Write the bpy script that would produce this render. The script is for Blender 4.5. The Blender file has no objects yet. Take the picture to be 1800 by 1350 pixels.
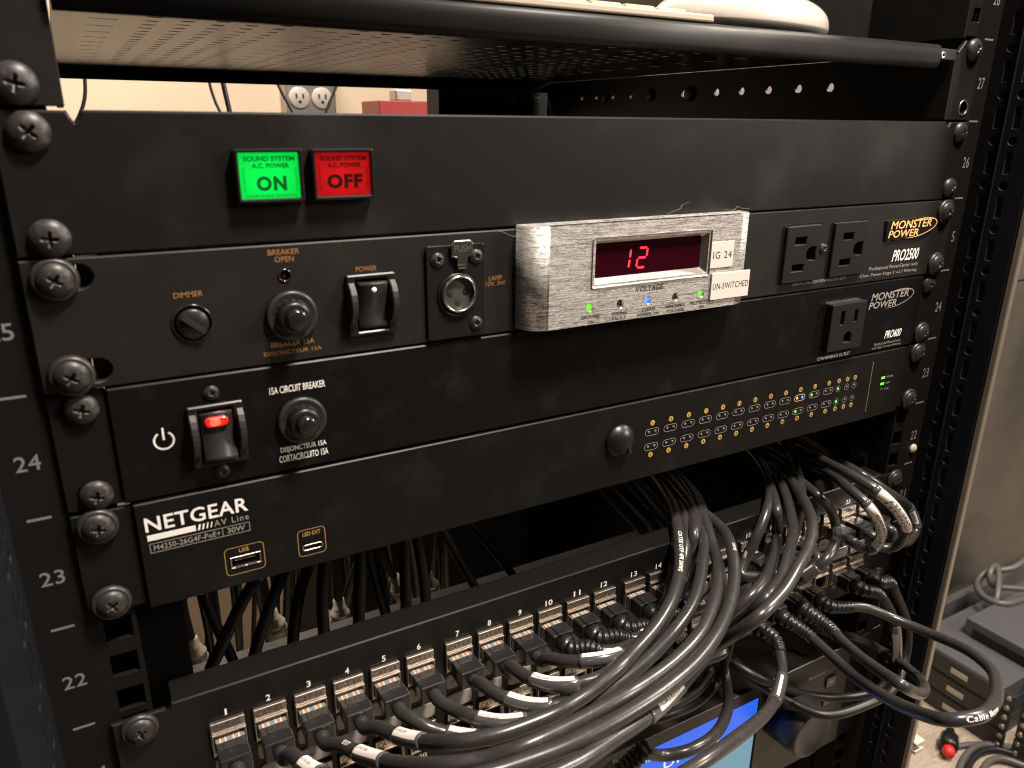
import bpy, bmesh, math, random
from mathutils import Vector, Matrix, Euler, geometry
random.seed(7)
S = 0.001                      # everything below is written in millimetres
scene = bpy.context.scene
COL = scene.collection

# ------------------------------------------------------------ camera
cam_d = bpy.data.cameras.new('camera'); cam = bpy.data.objects.new('camera', cam_d); COL.objects.link(cam)
cam.location = (8.85*S, -282.70*S, 263.35*S)
cam.rotation_euler = (1.242052, -0.0074609, -0.513529)
cam_d.sensor_width = 36; cam_d.lens = 1341.226/1800*36
cam_d.clip_start = 0.005; cam_d.clip_end = 50
cam_d.dof.use_dof = True; cam_d.dof.focus_distance = 0.44; cam_d.dof.aperture_fstop = 17.0
scene.camera = cam
# ------------------------------------------------------------ world and light
w = bpy.data.worlds.new('World'); scene.world = w; w.use_nodes = True
w.node_tree.nodes['Background'].inputs[0].default_value = (1.0, .86, .74, 1)
w.node_tree.nodes['Background'].inputs[1].default_value = 0.02
scene.view_settings.view_transform = 'Standard'; scene.view_settings.look = 'None'
scene.cycles.filter_width = 1.1
scene.view_settings.exposure = 0.0; scene.view_settings.gamma = 1.0
def area(name, loc, target, size, power, col, size_y=None, spread=180):
    d = bpy.data.lights.new(name, 'AREA'); o = bpy.data.objects.new(name, d); COL.objects.link(o)
    d.energy = power; d.color = col; d.size = size*S
    if size_y: d.shape = 'RECTANGLE'; d.size_y = size_y*S
    d.spread = math.radians(spread)
    o.location = Vector(loc)*S
    o.rotation_euler = (Vector(target)-Vector(loc)).to_track_quat('-Z', 'Y').to_euler()
    return o
WARM = (1.0, .88, .77)
area('ceiling_lamp', (400, -400, 1150), (300, 0, 100), 150, 36.0, WARM)
area('ceiling_lamp_far', (2100, -1300, 1000), (300, 0, 100), 500, 42.0, WARM)
area('ceiling_lamp_left', (-600, -900, 1100), (200, 0, 100), 250, .8, WARM)
area('rear_ceiling_lamp', (150, 880, 1000), (200, 500, -100), 250, 19.0, (1.0, .90, .77))
area('room_lamp', (1350, -100, 900), (1450, 330, -800), 300, 38.0, (1.0, .88, .76))

# ------------------------------------------------------------ materials
def mat(name, col, rough=.5, metal=0, spec=.5, emit=None, estr=0, bump=None, var=None, coat=0, alpha=None, trans=0, ior=1.45):
    m = bpy.data.materials.new(name); m.use_nodes = True
    nt = m.node_tree; b = nt.nodes['Principled BSDF']
    b.inputs['Base Color'].default_value = (*col, 1); b.inputs['Roughness'].default_value = rough
    b.inputs['Metallic'].default_value = metal; b.inputs['Specular IOR Level'].default_value = spec
    b.inputs['Coat Weight'].default_value = coat; b.inputs['IOR'].default_value = ior
    b.inputs['Transmission Weight'].default_value = trans
    if emit: b.inputs['Emission Color'].default_value = (*emit, 1); b.inputs['Emission Strength'].default_value = estr
    tc = nt.nodes.new('ShaderNodeTexCoord'); co = tc.outputs['Object']
    def noise(scale, detail=3, sc=(1, 1, 1), rgh=.5):
        mp = nt.nodes.new('ShaderNodeMapping'); nt.links.new(co, mp.inputs[0]); mp.inputs['Scale'].default_value = sc
        n = nt.nodes.new('ShaderNodeTexNoise'); nt.links.new(mp.outputs[0], n.inputs['Vector'])
        n.inputs['Scale'].default_value = scale; n.inputs['Detail'].default_value = detail; n.inputs['Roughness'].default_value = rgh
        return n.outputs[0]
    if bump:   # (scale, strength, distance in mm, stretch)
        bn = nt.nodes.new('ShaderNodeBump'); bn.inputs['Strength'].default_value = bump[1]; bn.inputs['Distance'].default_value = bump[2]*S
        nt.links.new(noise(bump[0], 4, bump[3] if len(bump) > 3 else (1, 1, 1)), bn.inputs['Height']); nt.links.new(bn.outputs[0], b.inputs['Normal'])
    if var:    # (scale, colour2, lo, hi, rough2, stretch)
        n = noise(var[0], 5, var[5] if len(var) > 5 else (1, 1, 1), .6)
        r = nt.nodes.new('ShaderNodeMapRange'); nt.links.new(n, r.inputs[0]); r.inputs[1].default_value = var[2]; r.inputs[2].default_value = var[3]
        mx = nt.nodes.new('ShaderNodeMix'); mx.data_type = 'RGBA'; nt.links.new(r.outputs[0], mx.inputs[0])
        mx.inputs[6].default_value = (*col, 1); mx.inputs[7].default_value = (*var[1], 1); nt.links.new(mx.outputs[2], b.inputs['Base Color'])
        mr = nt.nodes.new('ShaderNodeMapRange'); nt.links.new(r.outputs[0], mr.inputs[0]); mr.inputs[3].default_value = rough; mr.inputs[4].default_value = var[4]
        nt.links.new(mr.outputs[0], b.inputs['Roughness'])
    return m
M = {}
M['powder'] = mat('black powder coat', (.008, .0075, .007), .46, spec=.3, bump=(2600, .35, .05), var=(26, (.012, .011, .0105), .5, .85, .54))
M['deck'] = mat('shelf deck lightened for bounce', (.030, .029, .0275), .30, bump=(1200, .3, .05))  # lighter than the powder coat: light bounced off the wall put into colour
M['emboss_shade'] = mat('shadowed embossing', (.10, .08, .06), .5, metal=.5)  # dark brown stands in for the shading of the raised letters
M['blank'] = mat('dusty satin black panel', (.0075, .0068, .0064), .40, spec=.28, bump=(3000, .25, .04), var=(19, (.019, .017, .015), .52, .85, .48))
M['rail'] = mat('matte black rail', (.006, .0055, .0055), .5, spec=.15, bump=(1800, .3, .05))
M['post'] = mat('blue black painted steel', (.0045, .0055, .008), .48, spec=.28, bump=(900, .2, .05))
M['face'] = mat('warm black anodised face', (.011, .0098, .0088), .45, spec=.28, bump=(4000, .2, .02), var=(40, (.014, .0125, .011), .5, .8, .5))
M['glossface'] = mat('satin black plastic face', (.0045, .0042, .004), .36, spec=.16, bump=(2500, .12, .02), var=(60, (.010, .0095, .009), .55, .8, .45))
M['switchface'] = mat('black sheet steel face', (.0045, .0042, .004), .42, spec=.22, bump=(3000, .3, .03), var=(50, (.009, .0084, .008), .5, .8, .5))
M['patch'] = mat('black enamel patch panel', (.006, .0056, .0054), .33, spec=.3, bump=(2400, .25, .03), var=(60, (.013, .012, .011), .6, .9, .45))
M['plastic'] = mat('black plastic', (.007, .007, .007), .35, bump=(2000, .1, .03))
M['gloss'] = mat('glossy black plastic', (.010, .010, .010), .18, coat=.3)
M['greyplastic'] = mat('charcoal plastic', (.020, .019, .018), .38, bump=(1800, .15, .03))
M['outlet'] = mat('dark grey outlet plastic', (.011, .0102, .0095), .42, spec=.28, bump=(1500, .15, .03))
M['dark'] = mat('cavity black', (.003, .003, .003), .8)
M['screw'] = mat('black oxide screw', (.024, .022, .0205), .42, metal=.3, bump=(1200, .2, .04), var=(300, (.09, .08, .07), .5, .8, .5))
M['screwdark'] = mat('worn screw recess', (.20, .18, .16), .25, metal=1)
M['washer'] = mat('black plastic cup washer', (.02, .019, .018), .40, bump=(900, .2, .05))
M['chrome'] = mat('bright nickel', (.72, .68, .62), .22, metal=1, bump=(900, .2, .03))
M['steel'] = mat('dull steel', (.42, .39, .35), .38, metal=1, bump=(1000, .3, .04))
M['nickel'] = mat('dull nickel plug', (.78, .68, .54), .28, metal=.3, bump=(800, .3, .05))
M['brass'] = mat('gold contacts', (.75, .55, .28), .3, metal=1)
M['keystone'] = mat('die cast keystone metal', (.52, .465, .41), .34, metal=1, bump=(700, .35, .08), var=(500, (.40, .33, .26), .45, .75, .5))
M['white'] = mat('white print', (.72, .70, .67), .6)
M['greyprint'] = mat('grey rack print', (.14, .14, .14), .6)
M['dimgrey'] = mat('dim grey print', (.22, .20, .18), .6)
M['silverprint'] = mat('silver print', (.28, .255, .23), .5)
M['amber'] = mat('amber print', (.25, .115, .035), .6)
M['gold'] = mat('gold print', (.85, .50, .17), .45)
M['yellow'] = mat('yellow print', (.42, .27, .06), .6)
M['yellowline'] = mat('yellow outline print', (.30, .19, .05), .6)
M['blackprint'] = mat('black print', (.012, .012, .012), .6)
M['paper'] = mat('white label tape', (.72, .66, .60), .55, bump=(600, .2, .03))
M['sticker'] = mat('matte white sticker', (.58, .53, .48), .6, bump=(500, .25, .05))
M['window'] = mat('clear label window over paper', (.30, .275, .25), .28, coat=.4, bump=(200, .3, .05))
M['sleeve'] = mat('clear label laminate', (.06, .057, .055), .22, coat=.6, bump=(500, .25, .05))
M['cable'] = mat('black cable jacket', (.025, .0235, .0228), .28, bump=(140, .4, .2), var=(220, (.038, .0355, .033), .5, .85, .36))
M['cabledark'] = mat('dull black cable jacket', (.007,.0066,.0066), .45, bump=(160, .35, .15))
M['hood'] = mat('smoky black plug hood', (.012, .0115, .0118), .24, coat=.4, bump=(500, .3, .05))
M['clear'] = mat('clear polycarbonate plug', (.34, .31, .29), .14, trans=.55, bump=(400, .2, .04))
M['boot'] = mat('black rubber boot', (.009, .0088, .0085), .36, bump=(700, .2, .05))
M['wire_o'] = mat('orange wire', (.38, .17, .08), .4); M['wire_w'] = mat('white wire', (.42, .38, .33), .4)
M['wire_g'] = mat('green wire', (.16, .19, .15), .4); M['wire_b'] = mat('blue wire', (.16, .18, .22), .4)
M['ivory'] = mat('aged ivory plastic', (.38, .33, .26), .45, bump=(800, .2, .04))
M['whiteplastic'] = mat('glossy white plastic', (.50, .45, .40), .15, coat=.5)
M['beige'] = mat('beige painted wall', (.66, .52, .38), .8, bump=(60, .3, .4))
M['redbox'] = mat('dark red enamel', (.20, .02, .02), .4)
M['carpet'] = mat('beige ribbed carpet', (.40, .33, .26), .95, bump=(90, .9, 2.5, (1, 9, 1)), var=(60, (.22, .18, .14), .35, .75, .95, (.6, 8, 1)))
M['cabinet'] = mat('brushed bronze laminate', (.12, .112, .104), .30, metal=.75, bump=(300, .12, .05, (1, 1, 12)), var=(2.2, (.30, .25, .2), .4, .8, .45))
M['base'] = mat('dark baseboard', (.06, .055, .052), .5, bump=(80, .2, .2))
M['amp'] = mat('charcoal amplifier case', (.060, .060, .064), .48, bump=(900, .3, .08))
M['ampface'] = mat('dark amplifier face', (.022, .018, .015), .4, bump=(900, .2, .05))
M['redtip'] = mat('red rubber cap', (.50, .02, .015), .45)
M['jgrey'] = mat('grey room cable', (.07, .065, .062), .42, bump=(200, .3, .2))
M['panelstrip'] = mat('light enclosure edge', (.30, .25, .20), .35, metal=.6, bump=(500, .2, .05))
def em(name, col, s, base=(.02, .02, .02)): return mat(name, base, .3, emit=col, estr=s)
M['e_green'] = em('lit green lens', (.0, .82, .07), 1.0, (0, .1, .01))
M['e_red'] = em('lit red lens', (.46, .004, .006), 1.0, (.1, 0, 0))
M['e_reddim'] = mat('red lamp lens', (.06, .004, .004), .3)
M['greenink'] = mat('ink on green lens', (.0, .03, .005), .8, spec=.1, emit=(0, .075, .01), estr=1.0)
M['redink'] = mat('ink on red lens', (.012, 0, 0), .8, spec=.1, emit=(.012, 0, 0), estr=1.0)
M['seg'] = em('lit red segments', (1.0, .022, .04), 2.6)
M['segoff'] = mat('unlit segments', (.004, .001, .002), .4)
M['dispglass'] = mat('dark red display filter', (.020, .001, .004), .12, coat=.3)
M['e_rocker'] = em('red rocker lamp', (1.0, .05, .02), 4.0)
M['rockred'] = mat('red rocker lens', (.5, .02, .01), .25, emit=(.42, .004, .004), estr=.7)
M['led_g'] = em('green led', (.16, 1.0, .03), 1.6); M['led_b'] = em('blue led', (.02, .12, 1.0), 5.0)
M['led_b0'] = em('blue led core', (.35, .6, 1.0), 4.0); M['led_o'] = em('orange led', (1.0, .45, .15), 1.6)
M['led_off'] = mat('unlit led', (.03, .028, .026), .35)
M['led_offl'] = mat('unlit light pipe', (.12, .11, .10), .35)
M['scr_blue'] = em('lit blue screen', (.025, .14, .88), 1.0, (.01, .01, .02)); M['scr_teal'] = em('lit pale screen', (.14, .31, .40), 1.0)
M['scr_red'] = em('dim red screen tile', (.16, .012, .02), 1.0, (.01, .005, .005)); M['scr_white'] = em('lit screen text', (.75, .85, 1.0), 1.0); M['scr_dark'] = mat('screen bezel glass', (.008, .008, .012), .12)
# brushed aluminium bezel: long horizontal scratches
def brushed():
    m = bpy.data.materials.new('coarse brushed aluminium'); m.use_nodes = True; nt = m.node_tree; b = nt.nodes['Principled BSDF']
    b.inputs['Metallic'].default_value = 1
    tc = nt.nodes.new('ShaderNodeTexCoord')
    def nz(scale, sc, det):
        mp = nt.nodes.new('ShaderNodeMapping'); nt.links.new(tc.outputs['Object'], mp.inputs[0]); mp.inputs['Scale'].default_value = sc
        n = nt.nodes.new('ShaderNodeTexNoise'); nt.links.new(mp.outputs[0], n.inputs['Vector']); n.inputs['Scale'].default_value = scale; n.inputs['Detail'].default_value = det; n.inputs['Roughness'].default_value = .7
        return n.outputs[0]
    a = nz(110, (1, 1, 26), 6); c = nz(520, (1, 1, 8), 5)
    mxa = nt.nodes.new('ShaderNodeMath'); mxa.operation = 'ADD'; nt.links.new(a, mxa.inputs[0]); nt.links.new(c, mxa.inputs[1])
    cr = nt.nodes.new('ShaderNodeValToRGB'); nt.links.new(mxa.outputs[0], cr.inputs[0])
    sc = nt.nodes.new('ShaderNodeMath'); sc.operation = 'MULTIPLY'; sc.inputs[1].default_value = .5; nt.links.new(mxa.outputs[0], sc.inputs[0]); nt.links.new(sc.outputs[0], cr.inputs[0])
    cr.color_ramp.elements[0].position = .43; cr.color_ramp.elements[0].color = (.17, .16, .15, 1)
    cr.color_ramp.elements[1].position = .57; cr.color_ramp.elements[1].color = (.62, .595, .57, 1)
    nt.links.new(cr.outputs[0], b.inputs['Base Color'])
    mr = nt.nodes.new('ShaderNodeMapRange'); nt.links.new(sc.outputs[0], mr.inputs[0]); mr.inputs[1].default_value = .35; mr.inputs[2].default_value = .65; mr.inputs[3].default_value = .82; mr.inputs[4].default_value = .60
    nt.links.new(mr.outputs[0], b.inputs['Roughness'])
    bn = nt.nodes.new('ShaderNodeBump'); bn.inputs['Strength'].default_value = .9; bn.inputs['Distance'].default_value = .22*S
    nt.links.new(sc.outputs[0], bn.inputs['Height']); nt.links.new(bn.outputs[0], b.inputs['Normal'])
    return m
def glow(m, k0, k1, rx, rz):
    nt = m.node_tree; b = nt.nodes['Principled BSDF']; tc = nt.nodes.new('ShaderNodeTexCoord'); mp = nt.nodes.new('ShaderNodeMapping')
    nt.links.new(tc.outputs['Object'], mp.inputs[0]); mp.inputs['Scale'].default_value = (1/(rx*S), .001, 1/(rz*S))
    g = nt.nodes.new('ShaderNodeTexGradient'); g.gradient_type = 'QUADRATIC_SPHERE'; nt.links.new(mp.outputs[0], g.inputs[0])
    r = nt.nodes.new('ShaderNodeMapRange'); r.inputs[3].default_value = k0; r.inputs[4].default_value = k1; nt.links.new(g.outputs['Fac'], r.inputs[0]); nt.links.new(r.outputs[0], b.inputs['Emission Strength'])
glow(M['e_green'], .78, 1.35, 15, 13); glow(M['e_red'], .62, 1.35, 15, 13)
M['brushed'] = brushed()
M['bezelframe'] = mat('satin aluminium frame', (.62, .58, .54), .3, metal=1, bump=(1500, .2, .03))

# ------------------------------------------------------------ mesh builder (millimetres)
class MB:
    def __init__(s): s.v = []; s.f = []; s.m = []; s.sm = []; s.mats = []
    def mi(s, m):
        if m not in s.mats: s.mats.append(m)
        return s.mats.index(m)
    def add(s, vs, fs, m, smooth=False):
        o = len(s.v); s.v += [tuple(v) for v in vs]; k = s.mi(m)
        for f in fs: s.f.append(tuple(o+i for i in f)); s.m.append(k); s.sm.append(smooth)
        return s
    def box(s, x0, x1, y0, y1, z0, z1, m, bev=0):
        b = min(bev, abs(x1-x0)*.45, abs(y1-y0)*.45, abs(z1-z0)*.45)
        if b <= 0:
            vs = [(x, y, z) for x in (x0, x1) for y in (y0, y1) for z in (z0, z1)]
            return s.add(vs, [(0, 1, 3, 2), (4, 6, 7, 5), (0, 4, 5, 1), (2, 3, 7, 6), (0, 2, 6, 4), (1, 5, 7, 3)], m)
        bm = bmesh.new(); bmesh.ops.create_cube(bm, size=1)
        for v in bm.verts: v.co = Vector(((x0+x1)/2+v.co.x*(x1-x0), (y0+y1)/2+v.co.y*(y1-y0), (z0+z1)/2+v.co.z*(z1-z0)))
        bmesh.ops.bevel(bm, geom=bm.edges[:], offset=b, segments=2, profile=.5, affect='EDGES', clamp_overlap=True)
        return s.bm(bm, m)
    def bm(s, bm, m, smooth=False, mtx=None):
        bm.verts.index_update(); vs = [(mtx @ v.co if mtx else v.co) for v in bm.verts]
        s.add(vs, [[v.index for v in f.verts] for f in bm.faces], m, smooth); bm.free(); return s
    def plate(s, outer, holes, a0, a1, m, bev=0, axis='y', hmat=None):
        """extrude a 2D outline with holes; axis = extrusion axis, a0 is the chamfered face.
        2D pairs are (x,z) for y, (x,y) for z, (y,z) for x"""
        def P(p, a): return {'y': (p[0], a, p[1]), 'z': (p[0], p[1], a), 'x': (a, p[0], p[1])}[axis]
        def area2(l): return sum(l[i][0]*l[(i+1) % len(l)][1]-l[(i+1) % len(l)][0]*l[i][1] for i in range(len(l)))
        loops = [list(outer) if area2(outer) > 0 else list(outer)[::-1]] + [list(h) if area2(h) < 0 else list(h)[::-1] for h in holes]
        def off(l, d):
            n = len(l); r = []
            for i in range(n):
                p0, p1, p2 = Vector(l[i-1]), Vector(l[i]), Vector(l[(i+1) % n])
                e1 = (p1-p0).normalized(); e2 = (p2-p1).normalized()
                n1 = Vector((-e1.y, e1.x)); n2 = Vector((-e2.y, e2.x)); k = n1+n2
                if k.length < 1e-6: k = n1
                k = k/max(.3, k.dot(n1)); r.append(tuple(p1+k*d))
            return r
        sg = 1 if a1 > a0 else -1
        fl = [off(l, bev) for l in loops] if bev > 0 else loops
        def cap(ls, a):
            vs = [P(p, a) for l in ls for p in l]
            t = geometry.tessellate_polygon([[Vector((p[0], p[1], 0)) for p in l] for l in ls])
            s.add(vs, [tuple(x) for x in t], m)
        cap(fl, a0); cap(loops, a1)
        for k, (l, g) in enumerate(zip(loops, fl)):
            n = len(l); hm = m if k == 0 or hmat is None else hmat
            if bev > 0:
                s.add([P(p, a0) for p in g]+[P(p, a0+sg*bev) for p in l], [(i, (i+1) % n, n+(i+1) % n, n+i) for i in range(n)], m)
                s.add([P(p, a0+sg*bev) for p in l]+[P(p, a1) for p in l], [(i, (i+1) % n, n+(i+1) % n, n+i) for i in range(n)], hm)
            else: s.add([P(p, a0) for p in l]+[P(p, a1) for p in l], [(i, (i+1) % n, n+(i+1) % n, n+i) for i in range(n)], hm)
        return s
    def lathe(s, c, prof, m, axis=(0, -1, 0), n=40, smooth=True, rf=None, caps=True):
        """prof: (distance along axis, radius)"""
        q = Vector((0, 0, 1)).rotation_difference(Vector(axis).normalized()); c = Vector(c); vs = []
        for (h, r) in prof:
            for k in range(n):
                a = 2*math.pi*k/n; rr = r*(rf(k, h) if rf else 1)
                vs.append(c+q @ Vector((rr*math.cos(a), rr*math.sin(a), h)))
        fs = [(j*n+i, j*n+(i+1) % n, (j+1)*n+(i+1) % n, (j+1)*n+i) for j in range(len(prof)-1) for i in range(n)]
        s.add(vs, fs, m, smooth)
        for j in ((0, len(prof)-1) if caps else ()):
            if prof[j][1] > 1e-4: s.add([vs[j*n+i] for i in range(n)], [tuple(range(n))], m)
        return s
    def tube(s, pts, r, m, n=16, caps=True):
        """r: number or function of (arc length, fraction)"""
        pts = [Vector(p) for p in pts]; L = [0]
        for a, b in zip(pts, pts[1:]): L.append(L[-1]+(b-a).length)
        fr = frames(pts); vs = []
        for i, p in enumerate(pts):
            rr = r(L[i], L[i]/max(L[-1], 1e-6)) if callable(r) else r
            t, u, v = fr[i]
            for k in range(n):
                a = 2*math.pi*k/n; vs.append(p+u*rr*math.cos(a)+v*rr*math.sin(a))
        fs = [(j*n+i, j*n+(i+1) % n, (j+1)*n+(i+1) % n, (j+1)*n+i) for j in range(len(pts)-1) for i in range(n)]
        s.add(vs, fs, m, True)
        if caps:
            s.add([vs[i] for i in range(n)], [tuple(range(n))], m); s.add([vs[(len(pts)-1)*n+i] for i in range(n)], [tuple(range(n))], m)
        return s
    def text(s, t, x0, x1, z0, z1, y, m, depth=.06, shear=0, bold=0, space=1.0, fn=None, aspect=None):
        """text scaled into the box x0..x1, z0..z1 on a face looking to -y; fn maps (u,v,h) otherwise"""
        vs, fs = textgeo(t, bold, space)
        us = [v[0] for v in vs]; ws = [v[1] for v in vs]; a, b, c, d = min(us), max(us), min(ws), max(ws)
        o = []
        for v in vs:
            v_ = (v[1]-c)/(d-c); u = x0+(v[0]-a)/(b-a)*(x1-x0-shear*(z1-z0))+shear*v_*(z1-z0); z = z0+v_*(z1-z0)
            o.append(fn(u, z) if fn else (u, y, z))
        s.add(o, fs, m); return s
    def build(s, name, parent=None, label=None, origin=None):
        o0 = Vector(origin) if origin is not None else (Vector(parent['_o']) if parent else Vector((0, 0, 0)))
        me = bpy.data.meshes.new(name); me.from_pydata([tuple((Vector(v)-o0)*S) for v in s.v], [], s.f)
        for m in s.mats: me.materials.append(M[m] if isinstance(m, str) else m)
        me.polygons.foreach_set('material_index', s.m); me.polygons.foreach_set('use_smooth', s.sm)
        bm = bmesh.new(); bm.from_mesh(me); bmesh.ops.remove_doubles(bm, verts=bm.verts, dist=2e-7)
        bmesh.ops.recalc_face_normals(bm, faces=bm.faces); bm.to_mesh(me); bm.free(); me.update()
        o = bpy.data.objects.new(name, me); COL.objects.link(o)
        if parent is not None:
            o.parent = parent; o['_o'] = tuple(o0)
            if (Vector(parent['_o'])-o0).length > 1e-9: o.location = (o0-Vector(parent['_o']))*S
        else: o.location = o0*S; o['_o'] = tuple(o0)
        if label: o['label'] = label
        return o
_tg = {}
def textgeo(t, bold=0, space=1.0):
    k = (t, bold, space)
    if k in _tg: return _tg[k]
    c = bpy.data.curves.new('t', 'FONT'); c.body = t; c.offset = bold*.3; c.space_character = space; c.resolution_u = 3
    ob = bpy.data.objects.new('t', c); COL.objects.link(ob)
    dg = bpy.context.evaluated_depsgraph_get(); dg.update()
    me = bpy.data.meshes.new_from_object(ob.evaluated_get(dg))
    vs = [tuple(v.co) for v in me.vertices]; fs = [tuple(p.vertices) for p in me.polygons]
    bpy.data.objects.remove(ob); bpy.data.curves.remove(c); bpy.data.meshes.remove(me)
    _tg[k] = (vs, fs); return _tg[k]
_fg = {}
def finegeo(t, bold=0, space=1.0, step=.22):
    k = (t, bold, space)
    if k in _fg: return _fg[k]
    vs, fs = textgeo(t, bold, space); bm = bmesh.new(); bv = [bm.verts.new(v) for v in vs]
    for f in fs:
        try: bm.faces.new([bv[i] for i in f])
        except ValueError: pass
    bmesh.ops.triangulate(bm, faces=bm.faces[:])
    for _ in range(4):
        e = [e for e in bm.edges if e.calc_length() > step]
        if not e: break
        bmesh.ops.subdivide_edges(bm, edges=e, cuts=1); bmesh.ops.triangulate(bm, faces=bm.faces[:])
    bm.verts.index_update(); r = ([tuple(v.co) for v in bm.verts], [tuple(v.index for v in f.verts) for f in bm.faces]); bm.free(); _fg[k] = r
    return r
def frames(pts):
    T = []
    for i in range(len(pts)):
        a = pts[max(0, i-1)]; b = pts[min(len(pts)-1, i+1)]; T.append((b-a).normalized())
    u = T[0].cross(Vector((0, 0, 1)));
    if u.length < .1: u = T[0].cross(Vector((1, 0, 0)))
    u.normalize(); F = []
    for t in T:
        u = (u-t*u.dot(t)).normalized(); F.append((t, u, t.cross(u)))
    return F
def spline(P, step=1.6):
    P = [Vector(p) for p in P]; P = [P[0]*2-P[1]]+P+[P[-1]*2-P[-2]]; out = []
    for i in range(1, len(P)-2):
        p0, p1, p2, p3 = P[i-1:i+3]
        # centripetal Catmull-Rom
        t0 = 0; t1 = t0+max((p1-p0).length, .01)**.5; t2 = t1+max((p2-p1).length, .01)**.5; t3 = t2+max((p3-p2).length, .01)**.5
        n = max(2, int((p2-p1).length/step))
        for k in range(n):
            t = t1+(t2-t1)*k/n
            A1 = p0*((t1-t)/(t1-t0))+p1*((t-t0)/(t1-t0)); A2 = p1*((t2-t)/(t2-t1))+p2*((t-t1)/(t2-t1)); A3 = p2*((t3-t)/(t3-t2))+p3*((t-t2)/(t3-t2))
            B1 = A1*((t2-t)/(t2-t0))+A2*((t-t0)/(t2-t0)); B2 = A2*((t3-t)/(t3-t1))+A3*((t-t1)/(t3-t1))
            out.append(B1*((t2-t)/(t2-t1))+B2*((t-t1)/(t2-t1)))
    out.append(P[-2])
    for _ in range(4):   # a stiff jacket has no kinks
        q = out[:]
        for i in range(3, len(out)-1): q[i] = out[i]*.5+(out[i-1]+out[i+1])*.25
        out = q
    return out
def thing(name, label, cat, o=(0, 0, 0), group=None):
    e = bpy.data.objects.new(name, None); COL.objects.link(e); e.empty_display_size = .01
    e.location = Vector(o)*S; e['_o'] = tuple(o); e['label'] = label; e['category'] = cat
    if group: e['group'] = group
    return e
def tag(o, label, cat, group=None):
    o['label'] = label; o['category'] = cat
    if group: o['group'] = group
    return o
def struct(o): o['kind'] = 'structure'; return o
def rect(x0, x1, z0, z1, r=0, n=5):
    if r <= 0: return [(x0, z0), (x1, z0), (x1, z1), (x0, z1)]
    r = min(r, abs(x1-x0)/2-1e-3, abs(z1-z0)/2-1e-3)
    out = []
    for cx, cz, a0 in ((x1-r, z0+r, -90), (x1-r, z1-r, 0), (x0+r, z1-r, 90), (x0+r, z0+r, 180)):
        for k in range(n+1):
            a = math.radians(a0+90*k/n); out.append((cx+r*math.cos(a), cz+r*math.sin(a)))
    return out
def circ(cx, cz, r, n=20, rz=None): return [(cx+r*math.cos(2*math.pi*k/n), cz+(rz or r)*math.sin(2*math.pi*k/n)) for k in range(n)]
def outline(mb, loop, wd, y, m, th=.08):
    """a printed line following a closed loop"""
    n = len(loop); cx = sum(p[0] for p in loop)/n; cz = sum(p[1] for p in loop)/n; inn = []
    for i in range(n):
        p0, p1, p2 = Vector(loop[i-1]), Vector(loop[i]), Vector(loop[(i+1) % n]); e1 = (p1-p0).normalized(); e2 = (p2-p1).normalized()
        k = Vector((-e1.y, e1.x))+Vector((-e2.y, e2.x)); k = k/max(.3, k.dot(Vector((-e1.y, e1.x)))); inn.append(p1+k*wd)
    mb.add([(p[0], y, p[1]) for p in loop]+[(p[0], y, p[1]) for p in inn], [(i, (i+1) % n, n+(i+1) % n, n+i) for i in range(n)], m)

# ------------------------------------------------------------ screws (one mesh, copied)
_sc = {}
def screw_mesh(R=5.6, H=3.3, cross=2.9):
    mb = MB(); n = 48; rings = 22; vs = [(0, 0, 0)]*0; fs = []
    def hgt(x, z):
        r = math.hypot(x, z)/R; h = H*math.sqrt(max(0, 1-(r*.97)**2))
        wd = .50; m1 = abs(x) < wd and abs(z) < cross; m2 = abs(z) < wd and abs(x) < cross
        rr = math.hypot(x, z)
        if m1 or m2 or rr < .8: h -= 2.0*max(.2, 1-rr/(cross*1.15))
        return h
    for j in range(rings+1):
        for k in range(n):
            r = R*(j/rings)**.8; a = 2*math.pi*k/n; x, z = r*math.cos(a), r*math.sin(a); vs.append((x, -hgt(x, z), z))
    for j in range(rings):
        for k in range(n):
            fs.append((j*n+k, j*n+(k+1) % n, (j+1)*n+(k+1) % n, (j+1)*n+k))
    mb.add(vs, fs, 'screw', True)
    mb.lathe((0, 0, 0), [(-1.2, R), (.05, R), (.8, R*.985)], 'screw', n=48)
    return mb
def put_screw(parent, x, z, y, washer=False, R=5.6, rot=None, name='mounting_screw', mats=None):
    """a screw whose head seats at depth y; washer = cupped finishing washer (sub-part)"""
    k = (R,)
    if k not in _sc:
        o = screw_mesh(R, R*.60, R*.44).build(name, parent, origin=parent['_o']); _sc[k] = o.data; bpy.data.objects.remove(o)
        wsh = MB(); wsh.lathe((0, 0, 0), [(0, R+1.5), (1.0, R+1.55), (1.9, R+1.1), (2.3, R+.5), (2.2, R-.2), (1.0, R-.6), (0, R-.6)], 'washer', n=48)
        o = wsh.build('washer', parent, origin=parent['_o']); _sc[k+('w',)] = o.data; bpy.data.objects.remove(o)
        for key in (k, k+('w',)):   # meshes were built around the thing's origin: recentre
            off = Vector(parent['_o'])*S
            for v in _sc[key].vertices: v.co += off
    yy = y-(1.4 if washer else 0)
    o = bpy.data.objects.new(name, _sc[k]); COL.objects.link(o); o.parent = parent
    o.location = (Vector((x, yy, z))-Vector(parent['_o']))*S; o['_o'] = (x, yy, z)
    o.rotation_euler = (random.uniform(-.03, .03), (rot if rot is not None else random.uniform(0, 1.5)), random.uniform(-.03, .03))
    if washer:
        wo = bpy.data.objects.new('washer', _sc[k+('w',)]); COL.objects.link(wo); wo.parent = o; wo.location = (0, 1.4*S, 0)
    return o

U = 44.45
BOLTS = ((52.7, 50.5), (20, 50))
XR = 465.1
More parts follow.
